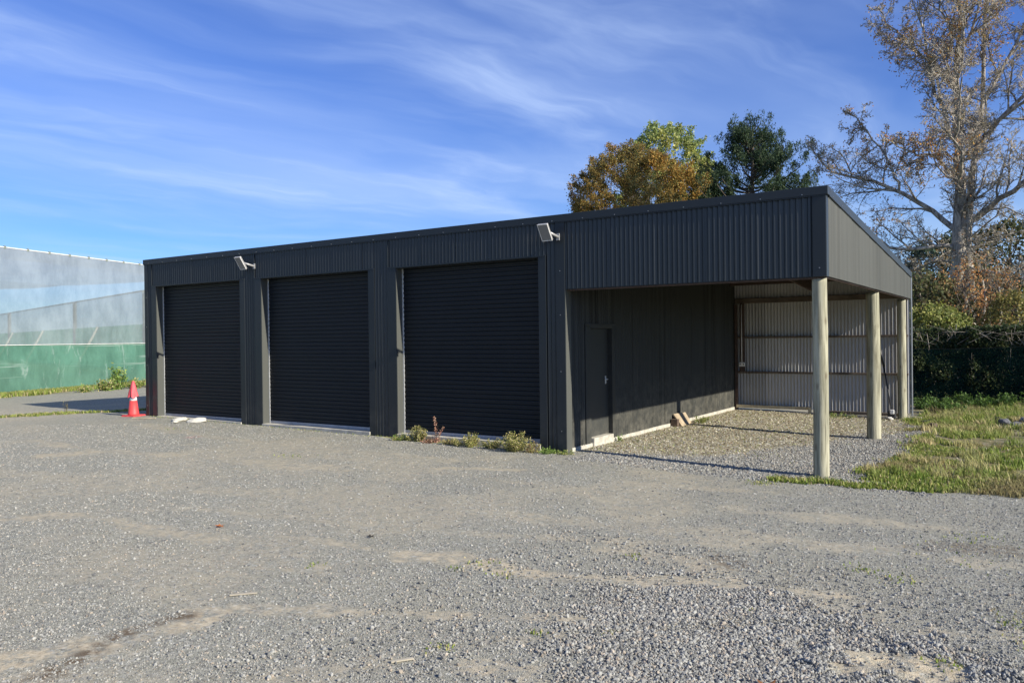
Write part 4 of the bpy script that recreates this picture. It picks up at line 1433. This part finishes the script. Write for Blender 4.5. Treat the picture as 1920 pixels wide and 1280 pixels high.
net_sheet('white_far_netting', farw(3.0, HT), 30, 6, M['net_white'])
net_sheet('green_far_netting', farw(0.0, 3.0), 30, 6, M['net_dark'])
pts = [np.array([*(FA + (FB - FA) * t), HT]) - np.array([-22.8, 1.85, 0]) for t in np.linspace(0, 1, 12)]
v, f = tubes([(np.array(pts), np.full(12, .05))], 5)
mk('far_cable', v, f, M['cable'], net)
for k, t in enumerate((.02, .185, .42, .79)):
    p = FA + (FB - FA) * t
    r_ = .12 + .06 * t
    q = p - np.array([-22.8, 1.85])
    MB().tube((0, 0, 0), (0, 0, HT - .05), r_, n=10).build('net_post', M['net_post'], net, smooth=True, loc=(q[0], q[1], 0))
for k, t in enumerate((.10, .29, .52, .70)):
    p = FA + (FB - FA) * t
    q = p - np.array([-22.8, 1.85]) + np.array([.3, -1.0])
    MB().tube((-.9, -1.2, 0), (0, 0, 2.95), .085, n=8).build('brace_pole', M['net_pole'], net, smooth=True, loc=(q[0], q[1], 0))


def roofstrip(d0, d1, z0, z1):
    """strip of roof netting between two lines parallel to the front wall."""
    def fn(U, V):
        dd = d0 + (d1 - d0) * V
        # from near end (s=S0) to where the far wall cuts it
        A = NO[None, None, :] - dd[..., None] * NN
        s_end = 13.7 + (dd * .20)
        s = S0 + (s_end - S0) * U
        P = A + s[..., None] * ND
        z = HT - .06 * np.sin(np.pi * V) + (z1 - z0) * V + z0
        return np.stack([P[..., 0], P[..., 1], z], -1)
    return fn


edges = [0, 3.0, 12.5, 17.5, 20.5, 27, 33, 45, 70]
for k in range(len(edges) - 1):
    net_sheet('roof_netting', roofstrip(edges[k], edges[k + 1] + .02, 0, 0), 16, 8, M['net_roof_dense'] if k % 2 == 0 else M['net_roof'])


# ------------------------------------------------------------------ trees
def unit(v):
    return v / (np.linalg.norm(v, axis=-1, keepdims=True) + 1e-9)


def sprout(P, R, prm, rng, ns, tip):
    """Side shoots on a whole level of branches at once. P (N,k,3), R (N,k)."""
    cnt, ratio, ang, lift, wander, lo = prm
    N, k, _ = P.shape
    seg = np.linalg.norm(np.diff(P, axis=1), axis=2)
    Lt = seg.sum(1)
    M_ = max(1, int(round(cnt)))
    slot = np.arange(M_)[None, :]
    t = lo + (1 - lo) * (slot + rng.uniform(.1, .9, (N, M_))) / M_
    keep = rng.random((N, M_)) < cnt / M_ * .97
    q = t * (k - 1)
    i = np.clip(q.astype(int), 0, k - 2)
    f = (q - i)[..., None]
    row = np.arange(N)[:, None]
    p = P[row, i] * (1 - f) + P[row, i + 1] * f
    r = R[row, i] * (1 - f[..., 0]) + R[row, i + 1] * f[..., 0]
    d = unit(P[row, i + 1] - P[row, i])
    L1 = Lt[:, None] * np.ones_like(t)
    p, r, d, t, L1 = p[keep], r[keep], d[keep], t[keep], L1[keep]
    n = len(p)
    ax = unit(np.cross(d, rng.normal(size=(n, 3))))
    a = np.radians(ang * rng.uniform(.6, 1.35, n))[:, None]
    nd = d * np.cos(a) + np.cross(ax, d) * np.sin(a)
    nd[:, 2] += lift
    nd = unit(nd)
    ln = L1 * ratio * (1.15 - .75 * t) * rng.uniform(.6, 1.3, n)
    pts = [p]
    for _ in range(ns):
        nd = nd + rng.normal(0, wander, (n, 3))
        nd[:, 2] += lift * .25
        nd = unit(nd)
        pts.append(pts[-1] + nd * (ln / ns)[:, None])
    r0 = np.minimum(r * .62, ln * .017 + .004)
    w = np.linspace(0, 1, ns + 1)[None, :]
    return np.stack(pts, 1), r0[:, None] * (1 - w) + tip * w


def tubes_v(P, R, sides=3):
    """Tubes for many paths of one length, all at once."""
    N, k, _ = P.shape
    t = unit(np.gradient(P, axis=1))
    ref = np.where(np.abs(t[:, :1, 2:3]) < .8, np.array([.31, .17, .93]), np.array([.93, .21, .1]))
    a = unit(np.cross(t, np.broadcast_to(ref, t.shape)))
    b = np.cross(t, a)
    ang = np.arange(sides) * 2 * np.pi / sides
    ring = P[:, :, None] + R[:, :, None, None] * (a[:, :, None] * np.cos(ang)[:, None] + b[:, :, None] * np.sin(ang)[:, None])
    i = (np.arange(k - 1)[:, None] * sides + np.arange(sides)[None]).ravel()
    j = (np.arange(k - 1)[:, None] * sides + (np.arange(sides)[None] + 1) % sides).ravel()
    q = np.stack([i, j, j + sides, i + sides], -1)
    F = (q[None] + (np.arange(N) * k * sides)[:, None, None]).reshape(-1, 4)
    return ring.reshape(-1, 3), F


def join_vf(parts):
    V, F, base = [], [], 0
    for v, f in parts:
        V.append(v)
        F.append(f + base)
        base += len(v)
    return np.concatenate(V), np.concatenate(F)


def spline(pts, n):
    pts = np.asarray(pts, float)
    t = np.linspace(0, len(pts) - 1, n)
    return np.stack([np.interp(t, np.arange(len(pts)), pts[:, k]) for k in range(3)], -1)


def big_tree(x, y):
    rng = np.random.default_rng(5)
    root = empty('bare_autumn_tree', (x, y, 0))
    tag(root, 'very tall grey barked tree, nearly bare with a few orange leaf clusters, behind the hedge', 'tree')
    trunk = np.array([[0, 0, -.2], [.05, 0, 1.5], [.0, 0, 3.4], [.05, 0, 5.2], [.1, 0, 7], [.12, .1, 9.5], [.0, .1, 12], [.15, 0, 14.5], [.2, 0, 17], [.1, 0, 19.2]])
    tr = np.array([.42, .34, .30, .28, .22, .15, .11, .07, .04, .02])
    tk = spline(trunk, 28)
    rr = np.interp(np.linspace(0, len(trunk) - 1, 28), np.arange(len(trunk)), tr)
    tk[1:, :2] += rng.normal(0, .03, (27, 2))
    # second stem fused to the first
    stem = spline([[.28, -.1, -.2], [.40, -.1, 1.6], [.42, -.05, 3.6], [.34, 0, 5.4], [.5, .1, 8.0], [.9, .2, 11], [1.0, .2, 14.5], [1.3, .1, 17.6]], 22)
    sr = np.linspace(.24, .02, 22)
    limbs = []

    def limb(pts, r0, r1=.025):
        p = spline(pts, 12)
        p[1:] += rng.normal(0, .06, (11, 3))
        limbs.append((p, np.linspace(r0 * .68, r1, 12)))
    limb([[0, 0, 5.2], [-.9, -.5, 5.35], [-2.2, -.8, 5.2], [-3.2, -1.0, 6.0], [-4.3, -1.2, 6.6]], .14)
    limb([[-.1, 0, 6.0], [-1.0, .3, 7.0], [-2.2, .5, 7.9], [-3.6, .6, 8.6], [-4.9, .8, 9.0], [-5.6, .8, 9.9]], .17)
    limb([[-2.2, .5, 7.9], [-2.5, .7, 9.0], [-3.4, 1.0, 10.4], [-4.2, 1.1, 11.6]], .09)
    limb([[.3, 0, 6.2], [1.4, -.3, 6.9], [2.5, -.6, 7.8], [3.6, -.8, 8.6], [5.4, -1.0, 9.4]], .20)
    limb([[2.5, -.6, 7.8], [3.6, -1.4, 7.2], [4.6, -1.8, 5.6], [4.2, -2.0, 4.5]], .10)
    limb([[.4, 0, 8.8], [1.3, .6, 10.2], [2.4, 1.0, 11.5], [3.0, 1.2, 13.5], [3.3, 1.2, 15.3]], .15)
    limb([[1.3, .6, 10.2], [2.6, .3, 11.0], [4.0, .2, 11.8], [5.0, .1, 13]], .10)
    limb([[0, 0, 8.3], [-.8, -.4, 9.0], [-1.4, -.8, 9.0], [-2.2, -1.2, 9.6]], .09)
    limb([[0, 0, 9.6], [-.6, .3, 11], [-.9, .5, 12.6], [-1.3, .6, 14.5], [-1.7, .6, 16.3]], .13)
    limb([[0, 0, 11.6], [-.9, -.5, 12.8], [-2.0, -.8, 14], [-2.8, -.9, 15.3]], .09)
    limb([[.1, 0, 12.6], [.6, -.5, 14], [1.3, -.9, 15.6], [1.6, -1, 17.5]], .09)
    limb([[.1, 0, 13.5], [-.5, .4, 15], [-.7, .7, 17], [-1.0, .8, 18.6]], .07)
    limb([[.9, .2, 11], [1.8, .8, 12.6], [2.6, 1.2, 14.8], [2.8, 1.3, 16.6]], .10)
    limb([[0, 0, 4.6], [-1.0, .8, 4.8], [-2.0, 1.4, 4.3], [-3.2, 1.8, 3.6]], .07)
    limb([[.2, 0, 4.4], [1.2, -.8, 4.2], [2.4, -1.3, 3.7], [3.4, -1.4, 4.3]], .08)
    limb([[0, 0, 7.2], [.3, -1.4, 8.3], [.2, -2.6, 9.6], [.5, -3.6, 11]], .11)
    limb([[0, 0, 7.8], [-.2, 1.5, 9], [.1, 2.8, 10.4], [0, 3.8, 12]], .11)
    limb([[0, 0, 10.5], [.2, -1.3, 12], [.4, -2.0, 13.8], [.3, -2.4, 15.6]], .08)
    LP = np.stack([p for p, r in limbs])
    LR = np.stack([r for p, r in limbs])
    st2 = spline(stem, 28)
    TP = np.stack([tk, st2])
    TR = np.stack([rr, np.interp(np.linspace(0, 1, 28), np.linspace(0, 1, 22), sr)])
    A1, a1 = sprout(LP, LR, (15, .40, 52, .10, .20, .12), rng, 5, .012)
    B1, b1 = sprout(TP, TR, (32, .13, 60, .2, .2, .34), rng, 5, .012)
    P1, R1 = np.concatenate([A1, B1]), np.concatenate([a1, b1])
    P2, R2 = sprout(P1, R1, (11, .42, 50, .04, .24, .1), rng, 5, .007)
    P3, R3 = sprout(P2, R2, (8, .52, 48, .0, .28, .1), rng, 3, .006)
    P4, R4 = sprout(P3, R3, (3.0, .52, 45, 0, .3, .15), rng, 2, .005)
    v, f = tubes([(tk, rr), (stem, sr)], 14)
    mk('trunk', v, f, M['bark'], root, smooth=True)
    v, f = tubes(limbs, 8)
    mk('limbs', v, f, M['bark'], root, smooth=True)
    v, f = join_vf([tubes_v(P1, R1, 5), tubes_v(P2, np.maximum(R2, .009), 3)])
    mk('branches', v, f, M['bark'], root)
    v, f = join_vf([tubes_v(P3, np.maximum(R3, .0075), 3), tubes_v(P4, np.maximum(R4, .006), 3)])
    o = mk('twigs', v, f, M['twig'], root)
    tag(o, 'fine bare twigs', kind='stuff')
    # leaves hang on in clusters
    tips = np.concatenate([P4[:, -1], P4[:, 1]])
    cl = fbm(tips[:, 0] + 30 + tips[:, 1] * .5, tips[:, 2], .45, 81, 3)
    keep = rng.random(len(tips)) < (.10 + 1.7 * sstep(cl, .55, .72))
    T_ = tips[keep]
    k = rng.integers(0, len(T_), 8500)
    C = T_[k] + rng.normal(0, .13, (len(k), 3))
    pal = np.array([[.52, .24, .06], [.62, .36, .10], [.36, .17, .06], [.50, .35, .12], [.34, .20, .10]])
    c = pal[rng.choice(5, len(C), p=[.30, .22, .2, .16, .12])] * rng.uniform(.6, 1.25, (len(C), 1))
    leaf_mesh('leaves', C, rng.uniform(.05, .10, len(C)), c, M['leaf'], root, aspect=.8)


big_tree(3.75, 25.7)


def broad_tree(name, x, y, h, rad, crown_z, pal, label, n=42000, seed=1, leaf=.14, shape=None, wts=None, clump=.62, zmin=0.0, group=None):
    rng = np.random.default_rng(seed)
    root = empty(name, (x, y, 0))
    tag(root, label, 'tree', group)
    tk = spline([[0, 0, -.2], [.1, 0, h * .25], [0, .1, h * .5], [.1, 0, h * .7], [0, 0, h * .86]], 14)
    tr = np.linspace(h * .024, .03, 14)
    P1, R1 = sprout(tk[None], tr[None], (26, .36, 48, .25, .15, .18), rng, 5, .012)
    P2, R2 = sprout(P1, R1, (9, .5, 45, .10, .2, .1), rng, 4, .007)
    v, f = tubes([(tk, tr)], 10)
    mk('trunk', v, f, M['bark'], root, smooth=True)
    v, f = join_vf([tubes_v(P1, R1, 5), tubes_v(P2, R2, 3)])
    mk('branches', v, f, M['bark_dark'], root)
    # shoots on the crown surface
    nc = 620
    th = rng.uniform(0, 2 * np.pi, nc)
    cz_ = rng.uniform(-.55, 1, nc)
    rr = (1 - np.clip(cz_, 0, 1) ** 2.2) ** .5 * rng.uniform(.55, 1.0, nc) ** .5
    lump = 1 + .22 * (fbm(th * 1.6, cz_ * 3 + 9, 1.0, seed + 3, 3) - .5) * 2
    C0 = np.stack([rad * rr * lump * np.cos(th), rad * rr * lump * np.sin(th), crown_z + (h - crown_z) * cz_ * lump], -1)
    if shape is not None:
        C0 = shape(C0)
    dirs = C0 - np.array([0, 0, crown_z - 1.0])
    dirs /= np.linalg.norm(dirs, axis=1, keepdims=True) + 1e-9
    dirs = dirs + rng.normal(0, .35, dirs.shape)
    k = rng.integers(0, nc, n)
    t = rng.random(n) ** .8
    C = C0[k] + dirs[k] * (t[:, None] * .9 - .3) * (rad * .18) + rng.normal(0, clump * .28, (n, 3)) * (1.2 - t[:, None] * .8)
    C = C[C[:, 2] > zmin]
    pal = np.array(pal)
    base = pal[rng.choice(len(pal), len(C), p=wts)]
    # whole sprays differ in hue
    hue = (fbm(C[:, 0] + 40, C[:, 2] + C[:, 1] * .6 + 20, .55, seed + 8, 3) - .5)[:, None]
    base = base * (1 + hue * np.array([.9, .4, -.2]))
    c = np.clip(base * rng.uniform(.65, 1.3, (len(C), 1)), .01, 1)
    o = leaf_mesh('crown', C, rng.uniform(.6, 1.3, len(C)) * leaf, c, M['leaf'], root, aspect=.65)
    return root


def at(pxx, depth, z=0.0):
    """ground point lying in the photo column pxx at a given distance"""
    s = (pxx - 960) / FPX
    return (CAM_LOC[0] + depth * (-math.sin(YAW) + s * math.cos(YAW)), CAM_LOC[1] + depth * (math.cos(YAW) + s * math.sin(YAW)))


ORANGE = [[.28, .16, .04], [.34, .22, .055], [.19, .15, .045], [.13, .13, .045], [.36, .29, .09]]
p = at(1190, 44)
broad_tree('copper_tree', p[0], p[1], 11.7, 4.1, 7.0, ORANGE, 'broad dome shaped tree in copper and gold autumn leaf behind the shed roof', 130000, 3, .095, wts=[.30, .24, .2, .14, .12])
p = at(1250, 52)
broad_tree('yellow_green_tree', p[0], p[1], 14.9, 3.5, 9.0, [[.30, .34, .09], [.40, .42, .12], [.20, .25, .07], [.46, .44, .18]],
           'yellow-green tree rising behind the copper coloured one', 52000, 7, .15)


def conifer(x, y, h, rad, label):
    rng = np.random.default_rng(12)
    root = empty('dark_conifer', (x, y, 0))
    tag(root, label, 'tree')
    tk = spline([[0, 0, -.2], [0, 0, h * .5], [.1, 0, h * .97]], 12)
    v, f = tubes([(tk, np.linspace(.32, .04, 12))], 10)
    mk('trunk', v, f, M['bark_dark'], root, smooth=True)
    paths, C, Dr = [], [], []
    for k in range(110):
        t = rng.random() ** .85
        z = h * (.36 + .62 * t)
        L1 = rad * (1.0 - t ** 2.0 * .90) * rng.uniform(.6, 1.12)
        a = rng.uniform(0, 6.28)
        el = math.radians(rng.uniform(0, 26) + 30 * t ** 2)
        d = np.array([math.cos(a) * math.cos(el), math.sin(a) * math.cos(el), math.sin(el)])
        p0 = np.array([0, 0, z - L1 * math.sin(el) * .8])
        pts = [p0 + d * L1 * q + np.array([0, 0, -.12 * L1 * math.sin(q * 3.1)]) for q in np.linspace(0, 1, 6)]
        paths.append((np.array(pts), np.linspace(.07, .015, 6)))
        m = int(1600 * (L1 / rad) ** .8)
        # tufts along the outer part, each turned up at its tip
        nt = 9
        tt = rng.uniform(.45, 1.0, nt)
        for q in tt:
            c = p0 + d * L1 * q + rng.normal(0, .30, 3) * np.array([1, 1, .6])
            n = m // nt
            up = np.array([d[0] * .5, d[1] * .5, .8])
            s = rng.random(n)[:, None]
            C.append(c + up * s * .55 + rng.normal(0, .16, (n, 3)) * (1.1 - .8 * s))
    v, f = tubes(paths, 5)
    mk('branches', v, f, M['bark_dark'], root)
    C = np.concatenate(C)
    pal = np.array([[.035, .065, .032], [.055, .09, .042], [.09, .125, .06], [.025, .042, .024]])
    c = pal[rng.choice(4, len(C), p=[.35, .3, .15, .2])] * rng.uniform(.7, 1.35, (len(C), 1))
    leaf_mesh('crown', C, rng.uniform(.08, .22, len(C)), c, M['leaf'], root, aspect=.25, up=(0, 0, .7))


p = at(1412, 45)
conifer(p[0], p[1], 14.0, 6.2, 'dark green layered conifer with its trunk showing, right of the copper tree')

GB = 'trees and shrubs behind the hedge'
p = at(1748, 25.5)
broad_tree('sunlit_shrub', p[0], p[1], 2.55, 1.2, 1.7, [[.22, .25, .06], [.15, .19, .05], [.30, .31, .11]], 'sunlit yellow-green shrub left of the tall bare trunk', 9000, 21, .10, clump=.35, group=GB)
p = at(1725, 27)
broad_tree('olive_tree', p[0], p[1], 3.7, 1.5, 2.3, [[.11, .13, .05], [.17, .17, .07], [.08, .09, .045], [.22, .17, .09]], 'dull green small tree right beside the lean-to corner, behind the sunlit shrub', 10000, 22, .12, clump=.4, group=GB)
p = at(1768, 38)
broad_tree('blue_green_tree', p[0], p[1], 6.2, 2.0, 3.6, [[.05, .085, .06], [.08, .12, .08], [.04, .06, .05]], 'dark bluish tree seen just left of and behind the bare trunk', 9000, 23, .16, clump=.5, group=GB)
p = at(1893, 33)
broad_tree('dark_tree', p[0], p[1], 6.3, 1.9, 3.6, [[.07, .09, .04], [.11, .12, .05], [.05, .06, .035]], 'dark green tree right of the bare trunk, its top against the sky', 9000, 24, .14, clump=.5, group=GB)
p = at(1905, 25)
broad_tree('olive_bush', p[0], p[1], 3.0, 1.0, 1.6, [[.18, .19, .06], [.24, .22, .08], [.12, .13, .05]], 'olive bush above the right end of the hedge', 7000, 25, .085, clump=.35, group=GB)
for k, (cx_, dd, hh, lb, rad) in enumerate(((1842, 27, 4.3, 'thin young tree with fine orange leaves, just right of the bare trunk', 1.05), (1873, 28, 4.0, 'second thin orange leaved young tree, farther right of the bare trunk', .8),
                                     (1806, 26, 4.0, 'thin young tree with scattered rusty leaves in front of the bare trunk', .9))):
    p = at(cx_, dd)
    broad_tree('young_orange_tree', p[0], p[1], hh, rad, 2.3, [[.42, .22, .08], [.36, .17, .07], [.30, .24, .12]], lb, 1500, 30 + k, .075, clump=.7, group='young orange leaved trees behind the hedge')
for k, (cx_, dd, hh, r_) in enumerate(((1690, 95, 8, 6), (1780, 90, 6.5, 6), (1860, 100, 8.5, 7))):
    p = at(cx_, dd)
    broad_tree('distant_tree', p[0], p[1], hh, r_, hh * .5, [[.06, .085, .045], [.09, .11, .06]],
               ('far tree low on the skyline just right of the lean-to', 'low far tree directly behind the bare trunk', 'far tree on the skyline right of the bare trunk')[k],
               5000, 40 + k, .45, clump=1.0, group='distant trees on the skyline')


# ------------------------------------------------------------------ hedge and shade cloth
def hedge():
    rng = np.random.default_rng(77)
    root = empty('hedge', (6, 13.4, 0))
    tag(root, 'dark overgrown hedge beyond the grass, from the lean-to corner to the right edge', 'hedge')
    n = 95000
    x = rng.uniform(-3.6, 3.9, n)
    t = rng.random(n)
    topz = 1.72 + .30 * fbm((x + 9) * 1.0, x * 0 + 3, 1.1, 78, 3) + .15 * fbm((x + 9) * 4, x * 0 + 3, 1.1, 79, 3)
    topz = topz * np.interp(x, [-4, 2.4, 3.2, 3.9], [1, 1.0, .85, .55])
    z = topz * rng.random(n) ** .8
    side = rng.random(n)
    dep = .75 * (1 - (z / topz) ** 3 * .35)
    yy = np.where(side < .55, -dep + np.abs(rng.normal(0, .14, n)), rng.uniform(-dep, dep, n))
    yy += (fbm(x + 20, z + 5, 1.6, 80, 3) - .5) * .6
    # lumps pushed outwards at the top
    P = np.stack([x, yy, z + rng.normal(0, .03, n)], -1)
    P = P[P[:, 2] > .02]
    pal = np.array([[.035, .06, .025], [.06, .085, .03], [.10, .125, .045], [.025, .04, .02], [.15, .14, .06]])
    c = pal[rng.choice(5, len(P), p=[.34, .26, .15, .18, .07])] * rng.uniform(.6, 1.3, (len(P), 1))
    leaf_mesh('leaves', P, rng.uniform(.035, .095, len(P)), c, M['leaf'], root, aspect=.6)
    paths = []
    for k in range(170):
        a = rng.uniform(-3.6, 3.8)
        b = rng.uniform(-.6, .6)
        d = rng.normal(0, .18, 2)
        h = rng.uniform(.8, 2.05)
        pts = np.array([[a, b, -.05], [a + d[0] * .5, b + d[1] * .5, h * .5], [a + d[0], b + d[1] - .1, h]])
        pts = spline(pts, 5)
        pts[1:] += rng.normal(0, .03, (4, 3))
        paths.append((pts, np.linspace(.014, .004, 5)))
    v, f = tubes(paths, 4)
    mk('stems', v, f, M['bark'], root)
    paths = []
    for k in range(60):
        a = rng.uniform(-3.6, 3.0)
        pts = np.array([[a, -.5, 1.5], [a + rng.normal(0, .3), -.7, 1.85], [a + rng.normal(0, .5), -.75, rng.uniform(1.5, 2.1)]])
        paths.append((spline(pts, 5), np.linspace(.006, .003, 5)))
    v, f = tubes(paths, 3)
    mk('dry_twigs', v, f, M['bark'], root)


hedge()
cl_ = empty('shade_cloth_fence', (6, 12.60, 0))
tag(cl_, 'dark green shade cloth stretched low in front of the hedge', 'fence')
U, V = np.meshgrid(np.linspace(-2.9, 3.4, 60), np.linspace(.16, 1.47, 10), indexing='ij')
yy = .06 * (fbm(U + 10, V, 1.2, 91, 3) - .5)
i = (np.arange(59)[:, None] * 10 + np.arange(9)[None, :]).ravel()
mk('shade_cloth', np.stack([U, yy, V + .06 * np.sin(U * .8)], -1).reshape(-1, 3), np.stack([i, i + 10, i + 11, i + 1], -1), M['cloth_black'], cl_, smooth=True)
v, f = tubes([(np.array([[a, -.02, zz + .06 * math.sin(a * .8)] for a in np.linspace(-2.9, 3.4, 24)]), np.full(24, .003)) for zz in (.17, 1.47)], 4)
mk('fence_wire', v, f, M['black'], cl_)
for a in (-2.8, .2, 3.3):
    MB().tube((a, .05, -.1), (a, .05, 1.75), .035, n=8).build('fence_stake', M['bark_dark'] if False else M['net_post'], cl_, smooth=True)

# low plants in the shade before the hedge
GH = 'shaded weeds in front of the hedge'
for k, (a, b, r_, hh, lb) in enumerate(((4.1, 11.2, .5, .35, 'leafy weeds at the foot of the hedge nearest the lean-to'), (4.9, 11.6, .6, .38, 'leafy weeds at the foot of the hedge, left of its middle'),
                                 (5.8, 11.9, .6, .40, 'leafy weeds at the middle of the hedge foot'), (6.8, 11.9, .6, .45, 'leafy weeds at the right end of the hedge foot'),
                                 (4.5, 10.2, .5, .25, 'bright low plants on the grass before the left end of the hedge'))):
    weed('leafy_plant', a, b, r_, hh, 1600, [[.08, .15, .03], [.12, .20, .04], [.06, .10, .03]], lb, 'plant', GH, .07, 30, .5)
